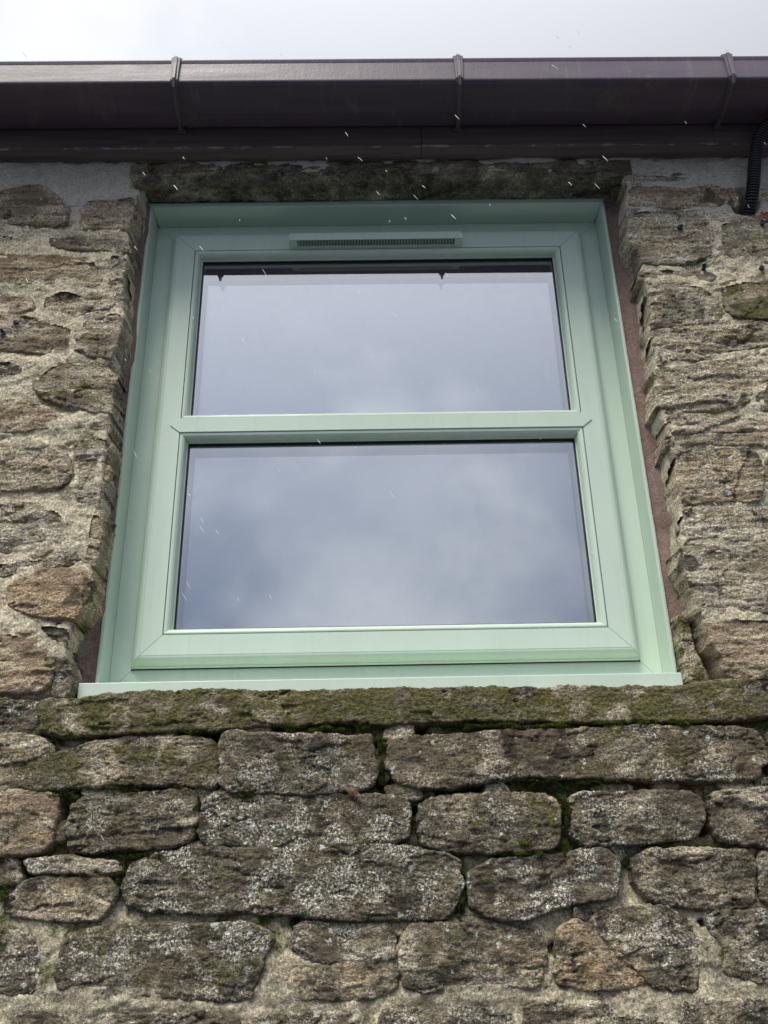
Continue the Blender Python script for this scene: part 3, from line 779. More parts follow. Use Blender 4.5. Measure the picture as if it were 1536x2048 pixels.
def mortar(x0, x1, z0, z1, step, name, mat, cover=True, opening=True):
    X, Z = np.meshgrid(np.arange(x0, x1 + step * .5, step), np.arange(z0, z1 + step * .5, step))
    n1 = fbm(X * 10, Z * 12, 4, .55); n2 = fbm(X * 45, Z * 70, 4, .6); n3 = fbm(X * 160, Z * 200, 3, .6)
    h = -.0035 + .0065 * n1 + .0035 * n2 + .0011 * n3
    # joints open up in the courses right under the sill
    band = np.clip((Z - .02) / .08, 0, 1) * np.clip((.362 - Z) / .01, 0, 1) * (np.abs(X) < 9)
    h -= band * (.0085 + .010 * np.clip(n1 + .3, 0, 1))
    low = np.clip((.02 - Z) / .05, 0, 1); h += low * (.0040 + .005 * n1)
    up = np.clip((Z - .40) / .02, 0, 1); h += up * (.0058 + .005 * n1)
    tr = fbm(X * 22 + 5, Z * 5, 3); h += (up + low) * .0012 * tr
    cover_d = np.full(X.shape, -1.0)
    for P in POLYS:
        bx0, bz0 = P.min(0) - .02; bx1, bz1 = P.max(0) + .02
        if bx1 < x0 or bx0 > x1 or bz1 < z0 or bz0 > z1: continue
        i0, i1 = np.searchsorted(Z[:, 0], [bz0, bz1]); j0, j1 = np.searchsorted(X[0], [bx0, bx1])
        if i1 <= i0 or j1 <= j0: continue
        sl = (slice(i0, i1), slice(j0, j1))
        cover_d[sl] = np.maximum(cover_d[sl], sdist(P, X[sl], Z[sl]))
    # little slump of mortar against each stone
    near = np.clip(1 - np.abs(cover_d) / .008, 0, 1)
    h -= near * .003 * (1 - up * .8 - low * .6)
    cn = fbm(X * 6 + 3, Z * 15, 5, .62); gt = np.clip(fbm(X * 8, Z * 8 + 31, 2) * 5 + .1, 0, 1)
    h -= .0040 * np.exp(-(cn / .010) ** 2) * gt
    h += .0016 * np.tanh(cn / .02) * gt * up
    for hx, hz, r, dep in HOLES:
        q = np.sqrt(((X - hx) ** 2 + (Z - hz) ** 2)) + .003 * n2 * 2
        h -= dep * np.clip(1.5 - q / r, 0, 1)
    keepv = np.ones(X.shape, bool)
    h -= .03 * np.clip((.512 - np.abs(X - .029)) / .006, 0, 1) * np.clip((Z - 1.395) / .004, 0, 1) * (Z + .0046 * X < 1.430 + .010 * n1 + .005 * n2)
    if opening:
        d = sdist(OPEN, X + .004 * fbm(X * 35, Z * 35 + 4, 3), Z + .003 * fbm(X * 35 + 8, Z * 35, 3))
        h = np.where(d > -.001, h - np.clip((d + .001) * 6.0, 0, .085), h)
        d0 = sdist(OPEN, X, Z); gz, gx = np.gradient(d0, step); gn = np.sqrt(gx * gx + gz * gz) + 1e-6
        pull = np.clip(d, 0, .016) * .75
        X = X - gx / gn * pull; Z = Z - gz / gn * pull
        keepv &= d < .014
    if cover: keepv &= cover_d < .010
    keep = keepv[:-1, :-1] & keepv[1:, :-1] & keepv[:-1, 1:] & keepv[1:, 1:]
    return link(name, gridmesh(X, -h, Z, keep), mat)


ZS = 1.32     # grey cement patching under the eaves
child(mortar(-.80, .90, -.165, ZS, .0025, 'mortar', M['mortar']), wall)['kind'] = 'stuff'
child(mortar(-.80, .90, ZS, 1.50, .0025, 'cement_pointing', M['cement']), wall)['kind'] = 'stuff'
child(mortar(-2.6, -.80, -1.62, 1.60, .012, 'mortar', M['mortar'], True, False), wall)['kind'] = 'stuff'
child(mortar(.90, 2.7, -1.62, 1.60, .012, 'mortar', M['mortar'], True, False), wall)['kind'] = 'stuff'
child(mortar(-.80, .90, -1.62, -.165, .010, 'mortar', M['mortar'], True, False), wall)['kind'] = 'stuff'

# lintel: dark rough slab over the opening, its soffit in view
def lintel():
    nx, prof = 420, []
    xs = np.linspace(at(262, 345)[0], at(1262, 340)[0], nx)
    path = [(.012, 1.470), (.000, 1.466), (-.003, 1.455), (-.004, 1.440), (-.003, 1.425), (.000, 1.417), (.006, 1.4135)]
    path += [(.006 + .066 * t, 1.4125 + .0045 * t) for t in np.linspace(.06, 1, 30)]
    py = np.interp(np.linspace(0, 1, 70), np.linspace(0, 1, len(path)), [p[0] for p in path])
    pz = np.interp(np.linspace(0, 1, 70), np.linspace(0, 1, len(path)), [p[1] for p in path])
    X, Y = np.meshgrid(xs, py); _, Zz = np.meshgrid(xs, pz)
    L = np.linspace(0, .15, 70)[:, None] + 0 * X
    n = .001 + .0035 * fbm(X * 10, L * 40, 4, .6) + .0016 * fbm(X * 60, L * 130, 3, .6)
    Y = Y - n * .8; Zz = Zz + n * .9 - .0046 * X
    me = gridmesh(X, Y, Zz, np.ones((69, nx - 1), bool))
    o = link('lintel', me, M['stone'])
    o['tone'] = .66; o['moss'] = -1.2; o['lichen'] = .12; o['warm'] = .05
    o['label'] = 'dark lintel slab over the window'
    child(o, wall)


lintel()

# window centre and rectangles
XC = .0187
def rect(hw, zb, zt): return (XC - hw, XC + hw, zb, zt)

# brown rendered strip round the frame
def reveal():
    st = .003
    X, Z = np.meshgrid(np.arange(-.58, .64, st), np.arange(.30, 1.43, st))
    h = -.0655 + .0025 * fbm(X * 14, Z * 9, 4) + .0010 * fbm(X * 90, Z * 60, 3)
    # fillet of mortar rising towards the stones
    d = sdist(OPEN, X, Z)
    h += .016 * np.clip(1 - d / .022, 0, 1) ** 2
    ins = ((np.abs(X - XC) < .4755) & (Z < 1.409)) | ((Z > 1.404) & (np.abs(X - XC) < .479))
    kv = ~ins
    keep = kv[:-1, :-1] | kv[1:, :-1] | kv[:-1, 1:] | kv[1:, 1:]
    child(link('render_fillet', gridmesh(X, -h, Z, keep), M['render']), wall)


reveal()

# ------------------------------------------------------------------ window
win = empty('window', (XC, .06, .38))
tag(win, 'pale green double glazed window with two panes and trickle vent set in the stone wall', 'window')


def wchild(o):
    o.parent = win; o.location = Vector(o.location) - win.location; return o


def miter(name, R4, prof, side, mat, gap=.0003, parent_fn=wchild, ends=(1, 1)):
    """one mitred length of a profiled frame; prof = (inset, y); side l r t b"""
    x0, x1, z0, z1 = R4
    a, b = [], []
    for ins, y in prof:
        g0 = gap
        if side == 'b': a.append((x0 + ins + g0, y, z0 + ins)); b.append((x1 - ins - g0, y, z0 + ins))
        if side == 't': a.append((x1 - ins - g0, y, z1 - ins)); b.append((x0 + ins + g0, y, z1 - ins))
        if side == 'l': a.append((x0 + ins, y, z1 - ins - g0)); b.append((x0 + ins, y, z0 + ins + g0))
        if side == 'r': a.append((x1 - ins, y, z0 + ins + g0)); b.append((x1 - ins, y, z1 - ins - g0))
    n = len(prof); V = a + b
    F = [(i, i + 1, n + i + 1, n + i) for i in range(n - 1)]
    F += [(n - 1, 0, n, 2 * n - 1)]
    F += [tuple(range(n))[::-1], tuple(range(n, 2 * n))]
    o = link(name, mesh(V, F), mat)
    return parent_fn(o)


def ring(names, R4, prof, mat, sides='lrtb', gap=.0003):
    return [miter(names[s], R4, prof, s, mat, gap) for s in sides]


OUT = rect(.4766, .372, 1.4105)
side_n = dict(l='frame_trim', r='frame_trim', t='frame_trim', b='frame_trim')
fl = [(0, .128), (0, .0612), (.0008, .0600), (.0042, .0600), (.0050, .0610), (.0054, .128)]
for s in 'lr': miter('frame_trim', OUT, fl, s, M['paint'])
flt = [(0, .128), (0, .0612), (.0008, .0600), (.0046, .0600), (.0056, .0612), (.0095, .128)]
miter('frame_trim', OUT, flt, 't', M['paint'])
FACE = rect(.4708, .3935, 1.4010)
fp = [(0, .150), (0, .1160), (.0362, .1160), (.0368, .1168), (.0368, .150)]
for s, nm in zip('lrtb', ('frame_jamb', 'frame_jamb', 'frame_head', 'frame_foot')): miter(nm, FACE, fp, s, M['paint'], .0004)
# casement: stiles and rails
SASH = rect(.4340, .4300, 1.3670)
YM = lambda q: [(a, b - .0072 * min(1, max(0, (.1075 - b) / .0115))) for a, b in q]
sp = [(0, .150), (0, .1122), (.0006, .1095), (.0018, .1080), (.0034, .1080), (.0040, .1074), (.0044, .1050), (.0056, .1020), (.0074, .0995), (.0100, .0977), (.0130, .0966), (.0150, .0963), (.0156, .0966), (.0162, .0963), (.0172, .0960),
      (.0522, .0960), (.0525, .0972), (.0525, .150)]
sp = YM(sp)
for s, nm in zip('lrtb', ('sash_stile', 'sash_stile', 'sash_rail', 'sash_rail')):
    miter(nm, SASH, [(p[0] + 0.0, p[1] if p[1] < .149 else .145) for p in sp], s, M['paint'], .0005)
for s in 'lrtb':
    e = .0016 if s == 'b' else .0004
    miter('lip_shadow_strip', SASH, [(-e, .1155), (-e, .1122), (.004, .1122), (.004, .1155)], s, M['gasket'], 0)  # black strip draws the shadow line under the sash lip
# glazing beads round each pane
BEAD = [(0.0006, .140), (.0006, .0974), (.0014, .0962), (.0030, .0960), (.0062, .0966), (.0090, .0982), (.0108, .1008), (.0118, .1040), (.0121, .1062), (.0132, .1063),
        (.0140, .1070), (.0140, .1120), (.0140, .140)]
BEAD = YM(BEAD)
UP = (XC - .381, XC + .381, .9085, 1.3140)
LO = (XC - .381, XC + .381, .4830, .8787)
for Rr in (UP, LO):
    for s in 'lrtb': miter('glazing_bead', Rr, BEAD, s, M['paint'], .0003)
# transom bar with arrow ends let into the stiles
def transom():
    z0, z1 = .8789, .9083; zc = (z0 + z1) / 2; xl, xr = XC - .381, XC + .381; tip = .0180
    P = [(xl, z0), (xr, z0), (xr + tip, zc), (xr, z1), (xl, z1), (xl - tip, zc)]
    e = .0006
    V = [(x, .0866, z) for x, z in P]
    cx = XC
    Q = [(x + (-e if x > cx else e) * -1, z + (e if z > zc + 1e-6 else (-e if z < zc - 1e-6 else 0))) for x, z in P]
    V += [(x, .0875, z) for x, z in Q] + [(x, .140, z) for x, z in Q]
    F = [(0, 1, 2, 3, 4, 5)[::-1]] + [(i, (i + 1) % 6, 6 + (i + 1) % 6, 6 + i) for i in range(6)] + [(6 + i, 6 + (i + 1) % 6, 12 + (i + 1) % 6, 12 + i) for i in range(6)]
    # body of the bar is set between the stiles; only its face skin runs into them
    wchild(link('transom_bar', mesh(V, F), M['paint']))


transom()
# gaskets, glass, spacers
for Rr in (UP, LO):
    x0, x1, z0, z1 = Rr; b = .0140
    G = (x0 + b - .001, x1 - b + .001, z0 + b - .001, z1 - b + .001)
    for s in 'lrtb': miter('gasket', G, [(0, .1135), (0, .1080), (.0024, .1085), (.0028, .1100), (.0028, .1135)], s, M['gasket'], 0)
    g = (x0 + .004, x1 - .004, z0 + .004, z1 - .004)
    V, F = box(g[0], g[1], .1140, .1141, g[2], g[3])
    wchild(link('glass_pane', mesh([(g[0], .1140, g[2]), (g[1], .1140, g[2]), (g[1], .1140, g[3]), (g[0], .1140, g[3])], [(0, 1, 2, 3)]), M['glass_out']))
    wchild(link('glass_pane', mesh([(g[0], .1340, g[2]), (g[1], .1340, g[2]), (g[1], .1340, g[3]), (g[0], .1340, g[3])], [(0, 1, 2, 3)]), M['glass_in']))['label'] = 'inner pane of the double glazing'
    for s in 'lrtb':
        miter('spacer_bar', g, [(0, .1150), (.0150, .1150), (.0152, .1155), (.0152, .1235), (.0158, .1240), (.0158, .1330), (0, .1330)], s, M['spacer'], 0)

# cill board across the foot
V, F = box(-.4735, .4905, .0230, .140, .3300, .3840)
for i, v in enumerate(V):
    if v[2] > .35 and v[1] > .1: V[i] = (v[0], v[1], .3930)
wchild(put('cill_board', (V, F), M['paint'], None, .0012))

# trickle vent
def vent():
    x0, x1, z0, z1, yf, yb = -.1650, .1940, 1.3185, 1.3360, .0650, .0890
    parts = [box(x0, x1, yf, yf + .0022, z0, z1), box(x0, x1, yf + .0022, yb, z1 - .002, z1),
             box(x0, x0 + .016, yf + .0022, yb, z0, z1 - .002), box(x1 - .016, x1, yf + .0022, yb, z0, z1 - .002),
             box(x0 + .016, x1 - .016, yb - .0035, yb, z0, z0 + .0025)]
    v = wchild(put('trickle_vent', join(parts), M['paint'], None, .0005))
    fins = []
    x = x0 + .0175
    while x < x1 - .018:
        fins.append(box(x, x + .0010, yf + .0022, yb - .0035, z0 + .0003, z0 + .004)); x += .00315
    g = link('vent_grille', mesh(*join(fins)), M['paint']); g.parent = v
    V, F = box(x0 + .016, x1 - .016, yf + .0023, yb - .0002, z0 + .0042, z0 + .0050)
    g2 = link('slot_backing', mesh(V, F), M['gasket']); g2.parent = v  # black sheet behind the fins keeps the slots dark
    for cx in (x0 + .009, x1 - .009):
        V = []; F = []; n = 20
        for r, y in ((.0040, yf), (.0040, yf - .0007), (.0034, yf - .0011), (.0012, yf - .0012)):
            V += [(cx + r * math.cos(t * 2 * math.pi / n), y, (z0 + z1) / 2 + .001 + r * math.sin(t * 2 * math.pi / n)) for t in range(n)]
        for k in range(3): F += [(k * n + i, k * n + (i + 1) % n, (k + 1) * n + (i + 1) % n, (k + 1) * n + i) for i in range(n)]
        F.append(tuple(range(3 * n, 4 * n)))
        c = link('screw_cap', mesh(V, F), M['paint'], None, True); c.parent = v


vent()

# sealant smeared along the head
def sealant():
    nx = 500; xs = np.linspace(XC - .480, XC + .4775, nx)
    wdt = .0085 + .0030 * fbm(xs * 14, xs * 0 + 3, 4) + .0035 * (xs > at(694, 400)[0]) * np.clip((.45 - xs) * 4, .3, 1)
    rows = []
    K = 9
    for k in range(K):
        t = k / (K - 1)
        z = 1.4085 + (wdt + .004) * t
        y = .0600 - .0035 * math.sin(math.pi * min(t * 1.15, 1)) + .006 * t * t + .0008 * fbm(xs * 60, xs * 0 + t * 4, 3)
        rows.append((xs, y, z))
    X = np.array([r[0] for r in rows]); Y = np.array([r[1] for r in rows]); Z = np.array([r[2] for r in rows])
    wchild(link('sealant_bead', gridmesh(X, Y, Z, np.ones((K - 1, nx - 1), bool)), M['sealant']))


sealant()


def side_sealant(sx):
    zz = np.linspace(.388, 1.404, 420)
    wdt = .0030 + .0022 * fbm(zz * 12, zz * 0 + 7 * sx, 4)
    rows = []
    for k in range(6):
        t = k / 5
        rows.append((XC + sx * (.4762 + wdt * t), .0602 - .0012 * np.sin(np.pi * t) + .0058 * t * t + .0006 * fbm(zz * 50, zz * 0 + t * 3, 2), zz))
    A = [np.array([r[i] for r in rows]) for i in range(3)]
    wchild(link('sealant_bead', gridmesh(A[0], A[1], A[2], np.ones((5, len(zz) - 1), bool)), M['mastic']))


side_sealant(-1); side_sealant(1)

# ------------------------------------------------------------------ room behind the glass
def struct(name, vf, mat):
    o = put(name, vf, mat); o['kind'] = 'structure'; return o


# plastered reveal and ceiling seen up through the glass
struct('interior_reveal', join([box(-.46, .50, .150, .27, 1.345, 1.372), box(-.46, .50, .27, .42, 1.360, 1.39),
                                box(-.50, -.46, .150, .42, .42, 1.39), box(.50, .54, .150, .42, .42, 1.39), box(-.5, .54, .150, .42, .38, .42)]), M['plaster'])
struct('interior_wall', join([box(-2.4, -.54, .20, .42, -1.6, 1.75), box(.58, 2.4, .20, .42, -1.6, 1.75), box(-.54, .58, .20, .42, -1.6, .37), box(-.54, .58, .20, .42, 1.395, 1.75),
                              box(-2.5, -2.4, .2, 4, -1.6, 1.75), box(2.4, 2.5, .2, 4, -1.6, 1.75), box(-2.4, -1.6, 3.9, 4, -1.6, 1.75), box(1.6, 2.4, 3.9, 4, -1.6, 1.75), box(-1.6, 1.6, 3.9, 4, -1.6, .1), box(-1.6, 1.6, 3.9, 4, 1.45, 1.75)]), M['carpet'])  # opening in the back wall is added to let daylight onto the ceiling
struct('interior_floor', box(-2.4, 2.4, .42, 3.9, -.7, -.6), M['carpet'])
struct('interior_ceiling', box(-2.4, 2.4, .42, 3.9, 1.62, 1.70), M['plaster'])

# ------------------------------------------------------------------ eaves
SL = -.0046
def extrude(prof, x0, x1, seg=2, closed=True):
    V = []; n = len(prof); xs = [x0 + (x1 - x0) * i / (seg - 1) for i in range(seg)]
    for x in xs: V += [(x, y, z + SL * x) for y, z in prof]
    F = []
    m = n if closed else n - 1
    for s in range(seg - 1):
        F += [(s * n + i, s * n + (i + 1) % n, (s + 1) * n + (i + 1) % n, (s + 1) * n + i) for i in range(m)]
    if closed: F += [tuple(range(n))[::-1], tuple(range((seg - 1) * n, seg * n))]
    return V, F


def arc(cy, cz, r, a0, a1, n=5):
    return [(cy + r * math.cos(math.radians(a0 + (a1 - a0) * i / (n - 1))), cz + r * math.sin(math.radians(a0 + (a1 - a0) * i / (n - 1)))) for i in range(n)]


outer = [(-.160, 1.5585), (-.1655, 1.5600)] + arc(-.1685, 1.5565, .0035, 80, 190, 5) + [(-.1705, 1.5505), (-.1698, 1.5485)] \
    + arc(-.1625, 1.5045, .0075, 182, 262, 7) + [(-.0930, 1.5028)] + arc(-.0925, 1.5068, .004, 265, 300, 3) + [(-.0520, 1.5125)] + arc(-.052, 1.520, .0075, 275, 358, 5) + [(-.0445, 1.566)]
inner = [(-.0465, 1.566), (-.0465, 1.522), (-.053, 1.5152), (-.0925, 1.5075), (-.1620, 1.4995), (-.1672, 1.5050), (-.1672, 1.5540), (-.160, 1.5560)]
gut = empty('gutter', (0, -.11, 1.50))
tag(gut, 'brown square section plastic rain gutter along the eaves under the white sky', 'gutter')
def gchild(o): o.parent = gut; o.location = Vector(o.location) - gut.location; return o
gchild(put('channel', extrude(outer + inner, -2.6, 2.7, 40), M['gutter']))


def clip(xc):
    """bracket strap wrapped round the front and the underside, with a raised rib"""
    path = [(-.158, 1.5625), (-.1685, 1.5635), (-.1745, 1.5600), (-.1738, 1.5450), (-.1735, 1.5020), (-.1690, 1.4948), (-.150, 1.4950), (-.095, 1.5000), (-.052, 1.5085), (-.0455, 1.5090)]
    wd = [.0100, .0100, .0098, .0094, .0082, .0066, .0060, .0050, .0042, .0070]
    sk = {-0.368: -.0125, .179: .007, .705: .0145}.get(xc, 0)
    skw = [0, 0, 0, 0, 0, 0, .15, .6, .95, 1]
    out = []
    for kind in (0, 1):
        V, F = [], []; n = len(path)
        for i, (y, z) in enumerate(path):
            y0, z0 = path[max(i - 1, 0)]; y1, z1 = path[min(i + 1, n - 1)]
            ty, tz = y1 - y0, z1 - z0; L = math.hypot(ty, tz); ny, nz = tz / L, -ty / L     # outward (down / front)
            if kind == 0: hw, t0, t1 = wd[i], -.0035, .0012
            else: hw, t0, t1 = wd[i] * (.38 if i > 1 else .5), .0005, (.0105 if i == 5 else .0060 if i in (4, 6) else .0036)
            if ny * -1 < 0 and i < 1: pass
            s = 1 if (ny * (-1) + nz * (-1)) > 0 else -1
            for dx, t in ((-hw, t0), (hw, t0), (hw * .85, t1), (-hw * .85, t1)):
                V.append((xc + dx + sk * skw[i], y + s * ny * t, z + s * nz * t + SL * xc))
        for i in range(n - 1):
            F += [(i * 4 + k, i * 4 + (k + 1) % 4, i * 4 + 4 + (k + 1) % 4, i * 4 + 4 + k) for k in range(4)]
        F += [(0, 1, 2, 3), tuple(range(4 * n - 4, 4 * n))[::-1]]
        out.append((V, F))
    # foot plate screwed to the fascia
    out.append(box(xc + sk - .010, xc + sk + .010, -.0470, -.0425, 1.503 + SL * xc, 1.512 + SL * xc))
    gchild(put('gutter_clip', join(out), M['clip'], None, .0006))


for x in (-1.46, -.915, -.368, .179, .705, 1.25): clip(x)

fas = empty('fascia', (0, -.04, 1.4656))
tag(fas, 'weathered dark brown wooden fascia behind the gutter with flaking lower edge', 'fascia')
XJ = at(842, 270, -.04)[0]
for xa, xb, lb in ((-2.6, XJ - .0007, None), (XJ + .0007, 2.7, None)):
    o = put('fascia_board', extrude([(-.0405, 1.60), (-.0405, 1.4665), (-.0395, 1.4656), (-.006, 1.4656), (-.005, 1.4665), (-.005, 1.60)], xa, xb, 30), M['fascia'])
    o.parent = fas; o.location = Vector(o.location) - fas.location

# roof slab behind the gutter (out of the picture, closes the eaves)
def slate_material():
    m, N = newmat('slate'); va = N.n('ShaderNodeTexCoord').outputs['Object']
    finish(N, N.mix(N.noise(va, 8, 5, .6), (.05, .052, .06), (.12, .12, .13)), .6, N.noise(va, 60, 4), .4, .004)
    return m
Vr = []
for x in (-2.7, 2.8): Vr += [(x, -.095, 1.578), (x, 2.4, 2.78), (x, 2.4, 2.82), (x, -.095, 1.598)]
struct('roof', (Vr, [(0, 1, 5, 4), (1, 2, 6, 5), (2, 3, 7, 6), (3, 0, 4, 7), (0, 3, 2, 1), (4, 5, 6, 7)]), slate_material())

# ------------------------------------------------------------------ corrugated hose
def hose():
    pts = [Vector(p) for p in ((.7660, .060, 1.300), (.7665, .020, 1.312), (.7690, -.012, 1.3340), (.7735, -.030, 1.3700), (.7780, -.044, 1.4080), (.7840, -.058, 1.4420), (.7960, -.070, 1.4680),
                               (.8180, -.080, 1.4830), (.8600, -.090, 1.4860), (.9500, -.10, 1.4850), (1.15, -.10, 1.4840), (1.5, -.1, 1.482))]
    # catmull-rom
    C = []
    for i in range(1, len(pts) - 2):
        p0, p1, p2, p3 = pts[i - 1:i + 3]
        for k in range(40):
            t = k / 40
            C.append(.5 * ((2 * p1) + (p2 - p0) * t + (2 * p0 - 5 * p1 + 4 * p2 - p3) * t * t + (3 * p1 - p0 - 3 * p2 + p3) * t ** 3))
    L = [0]
    for a, b in zip(C, C[1:]): L.append(L[-1] + (b - a).length)
    L = np.array(L); A = np.array([tuple(c) for c in C])
    ds = .0054 / 10; s = np.arange(0, L[-1], ds)
    Q = np.stack([np.interp(s, L, A[:, k]) for k in range(3)], -1)
    T = np.gradient(Q, axis=0); T /= np.linalg.norm(T, axis=1)[:, None]
    up = np.array([0, -1, 0.2]); B = np.cross(T, up); B /= np.linalg.norm(B, axis=1)[:, None]; Nn = np.cross(B, T)
    ph = (s / .0054) % 1
    r = .0106 + .0026 * np.clip(np.sin(ph * 2 * np.pi) * 1.6 + .2, -1, 1)
    n = 24; th = np.linspace(0, 2 * np.pi, n + 1)
    X = Q[:, None, :] + r[:, None, None] * (np.cos(th)[None, :, None] * B[:, None, :] + np.sin(th)[None, :, None] * Nn[:, None, :])
    me = gridmesh(X[..., 0] - .767, X[..., 1], X[..., 2] - 1.32, np.ones((len(s) - 1, n), bool))
    o = link('corrugated_hose', me, M['black']); o.location = (.767, 0, 1.32)
    tag(o, 'black corrugated plastic hose coming out of the wall at the upper right', 'hose')


hose()

# ------------------------------------------------------------------ small fixings in the wall
def plug(px, py, label):
    x, z = at(px, py); e = empty('wall_plug', (x, -.004, z)); tag(e, label, 'wall plug', 'black plastic plugs stuck in the stonework')
    n = 12
    V, F = [], []
    for k, (r, y) in enumerate(((.0042, .02), (.0042, -.002), (.0052, -.0035), (.0050, -.0060), (.0030, -.0068), (.0026, -.003))):
        V += [(r * math.cos(t * 2 * math.pi / n), y, r * math.sin(t * 2 * math.pi / n)) for t in range(n)]
    for k in range(5): F += [(k * n + i, k * n + (i + 1) % n, (k + 1) * n + (i + 1) % n, (k + 1) * n + i) for i in range(n)]
    F.append(tuple(range(5 * n, 6 * n)))
    o = link('collar', mesh(V, F), M['black'], e, True); o.rotation_euler = (rnd.uniform(-.4, .4), rnd.uniform(0, 3), rnd.uniform(-.4, .4))
    V, F = box(-.0028, .0030, -.0120, .0, -.0012, .0012)
    o = put('pin', (V, F), M['black'], e, .0004); o.rotation_euler = (rnd.uniform(-.5, .5), rnd.uniform(0, 3), rnd.uniform(-.5, .5))


plug(1357, 460, 'black plug on the grey stone right beside the top of the window')
plug(1407, 537, 'black plug above the greenish stone, right of the window')
plug(1523, 450, 'black plug just below the red brick and hose')
plug(1519, 541, 'black plug at the right edge below the pale stone')
plug(35, 650, 'larger black plug in the ochre stone left of the window')
plug(9, 671, 'black plug at the left edge of the picture')

# dead leaf caught on the joint
def leaf():
    x, z = at(706, 1588)
    V = [(-.010, 0, .004), (-.004, -.003, .008), (.004, -.004, .006), (.009, -.002, -.001), (.004, -.005, -.006), (-.003, -.003, -.004), (0, -.007, .001), (.014, -.004, -.005)]
    F = [(0, 1, 6), (1, 2, 6), (2, 3, 6), (3, 4, 6), (4, 5, 6), (5, 0, 6), (3, 7, 4)]
    o = link('dead_leaf', mesh(V, F), plain('dry_leaf', (.17, .095, .06), .7)); o.location = (x, -.012, z)
    so = o.modifiers.new('solid', 'SOLIDIFY'); so.thickness = .0004
    tag(o, 'curled brown dead leaf caught in the joint below the middle stone', 'leaf')


leaf()

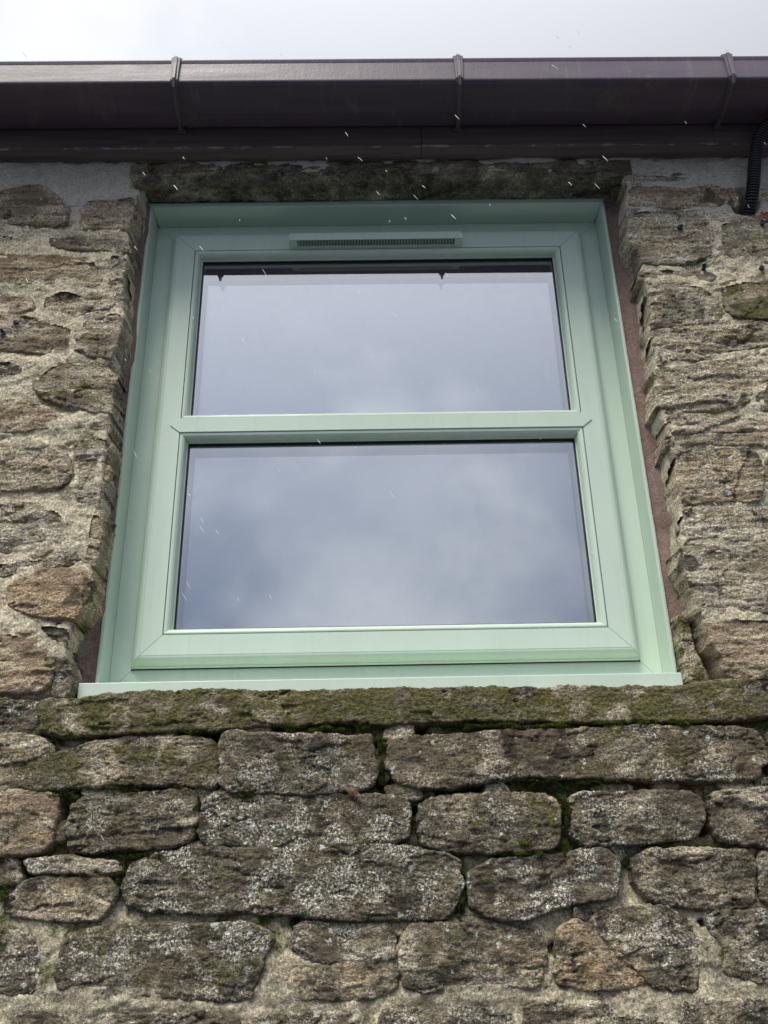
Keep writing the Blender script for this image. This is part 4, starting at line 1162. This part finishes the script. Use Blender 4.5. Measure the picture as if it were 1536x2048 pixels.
# ------------------------------------------------------------------ moss cushions in the joints
def moss_mesh():
    R = np.random.RandomState(3)
    spots = []   # px, py, rx(px), ry(px), count, depth y, brightness
    for a in ((1010, 1452, 60, 9, 1500, .5), (1110, 1452, 50, 9, 1100, .8), (1225, 1448, 48, 10, 1700, 1.0), (1290, 1447, 35, 8, 900, 1.0), (1370, 1447, 45, 6, 700, .6), (950, 1455, 40, 8, 700, .3),
              (585, 1455, 28, 10, 800, .8), (650, 1458, 45, 12, 900, .4), (730, 1456, 30, 14, 600, .4), (390, 1466, 30, 9, 500, .35), (762, 1492, 9, 22, 500, .7), (764, 1545, 8, 30, 500, .3),
              (1100, 1562, 90, 14, 900, .05), (1200, 1568, 60, 12, 600, .05), (500, 1592, 60, 7, 600, .4), (360, 1575, 35, 7, 500, .5), (250, 1578, 50, 8, 500, .2), (1060, 1708, 55, 7, 600, .6), (1125, 1700, 10, 25, 500, .5),
              (130, 1590, 40, 12, 400, .2), (300, 1712, 60, 10, 600, .2), (240, 1750, 9, 28, 500, .25), (160, 1750, 60, 6, 450, .4), (920, 1800, 8, 40, 500, .3), (390, 1625, 7, 45, 400, .3),
              (150, 1470, 50, 10, 500, .15), (600, 1578, 60, 6, 500, .35), (10, 1790, 12, 20, 300, .6), (1050, 1690, 20, 10, 250, .7), (1132, 1620, 10, 30, 300, .3), (840, 1838, 40, 5, 200, .2), (730, 1832, 50, 5, 300, .3)):
        spots.append(a)
    V, F, Cc = [], [], []
    n0 = 0
    VV = []; CC = []
    for px, py, rx, ry, n, br in spots:
        n = int(n * 2.6)
        t = R.rand(n) * 2 * np.pi; r = np.sqrt(R.rand(n))
        ax, az = at(px, py); sx = rx * .00068; sz = ry * .00068
        lump = .75 + .35 * np.sin(t * 3 + px)
        x = ax + sx * r * np.cos(t) * lump * 1.15; z = az + sz * r * np.sin(t) * lump * 1.2
        cl = fbm(x * 70, z * 90, 2)
        y = .006 - .018 * np.sqrt(np.clip(1 - r * r, 0, 1)) * (.6 + .8 * cl) + R.randn(n) * .0015
        L = .0022 + .0028 * R.rand(n); wd = .0005 + .0005 * R.rand(n)
        dx = R.randn(n) * .6; dz = R.rand(n) * .9 - .15; dy = -np.abs(R.randn(n)) * .8 - .3
        q = np.sqrt(dx * dx + dy * dy + dz * dz); dx, dy, dz = dx / q * L, dy / q * L, dz / q * L
        p = R.rand(n) * np.pi
        ox, oz = np.cos(p) * wd, np.sin(p) * wd
        base = np.stack([x, y, z], -1); o = np.stack([ox, oz * 0, oz], -1); d = np.stack([dx, dy, dz], -1)
        VV.append(np.stack([base - o, base + o, base + d], 1))
        CC.append(np.repeat(np.clip(br + R.randn(n) * .18 + cl * .3, 0, 1), 3))
    VV = np.concatenate(VV).reshape(-1, 3); CC = np.concatenate(CC)
    me = bpy.data.meshes.new('m'); nf = len(VV) // 3
    me.vertices.add(len(VV)); me.vertices.foreach_set('co', VV.astype(np.float32).ravel())
    me.loops.add(nf * 3); me.loops.foreach_set('vertex_index', np.arange(nf * 3, dtype=np.int32))
    me.polygons.add(nf); me.polygons.foreach_set('loop_start', np.arange(0, nf * 3, 3, dtype=np.int32)); me.polygons.foreach_set('loop_total', np.full(nf, 3, np.int32))
    me.update(calc_edges=True)
    a = me.attributes.new('fresh', 'FLOAT', 'POINT'); a.data.foreach_set('value', CC.astype(np.float32))
    m, N = newmat('moss')
    at_ = N.n('ShaderNodeAttribute'); at_.attribute_name = 'fresh'
    c = N.mix(at_.outputs['Fac'], (.040, .044, .010), (.165, .215, .02))
    b = finish(N, c, .8, None)
    o = link('moss', me, m); o['kind'] = 'stuff'; child(o, wall)
    o['label'] = 'green moss growing in the joints under the sill'


moss_mesh()

# ------------------------------------------------------------------ falling sleet
def sleet():
    R = np.random.RandomState(21)
    V, F = [], []
    k = 0
    while k < 95:
        dist = R.uniform(.35, 1.35); px = R.uniform(0, 1536); py = R.uniform(60, 1200) if R.rand() < .92 else R.uniform(60, 2048)
        d = (px - 768) / FPX * RR - (py - 1024) / FPX * UU + FW
        p = CAM + d * dist * 1.0
        if p[1] > -.18 or (p[1] > -.22): 
            if p[1] > -.03: continue
        k += 1
        ln = R.uniform(.0012, .0058) * (dist / 1.0); r = .00034 * R.uniform(.6, 1.2) * dist
        ax = Vector((R.uniform(.45, .75), R.uniform(-.2, .2), -1)).normalized(); u = ax.orthogonal().normalized(); v = ax.cross(u)
        n0 = len(V); seg = 6
        for t, rr in ((-1, .15), (-.6, .8), (0, 1), (.6, .8), (1, .15)):
            for s in range(seg):
                a = s * 2 * math.pi / seg
                V.append(tuple(Vector(p) + ax * ln * t + (u * math.cos(a) + v * math.sin(a)) * r * rr))
        for j in range(4):
            F += [(n0 + j * seg + s, n0 + j * seg + (s + 1) % seg, n0 + (j + 1) * seg + (s + 1) % seg, n0 + (j + 1) * seg + s) for s in range(seg)]
    m, N = newmat('ice'); finish(N, (.92, .93, .96), .25, None, spec=.6)
    o = link('sleet', mesh(V, F), m, None, True); tag(o, 'fine needles of sleet falling in front of the eaves', 'sleet', None, 'stuff')


sleet()
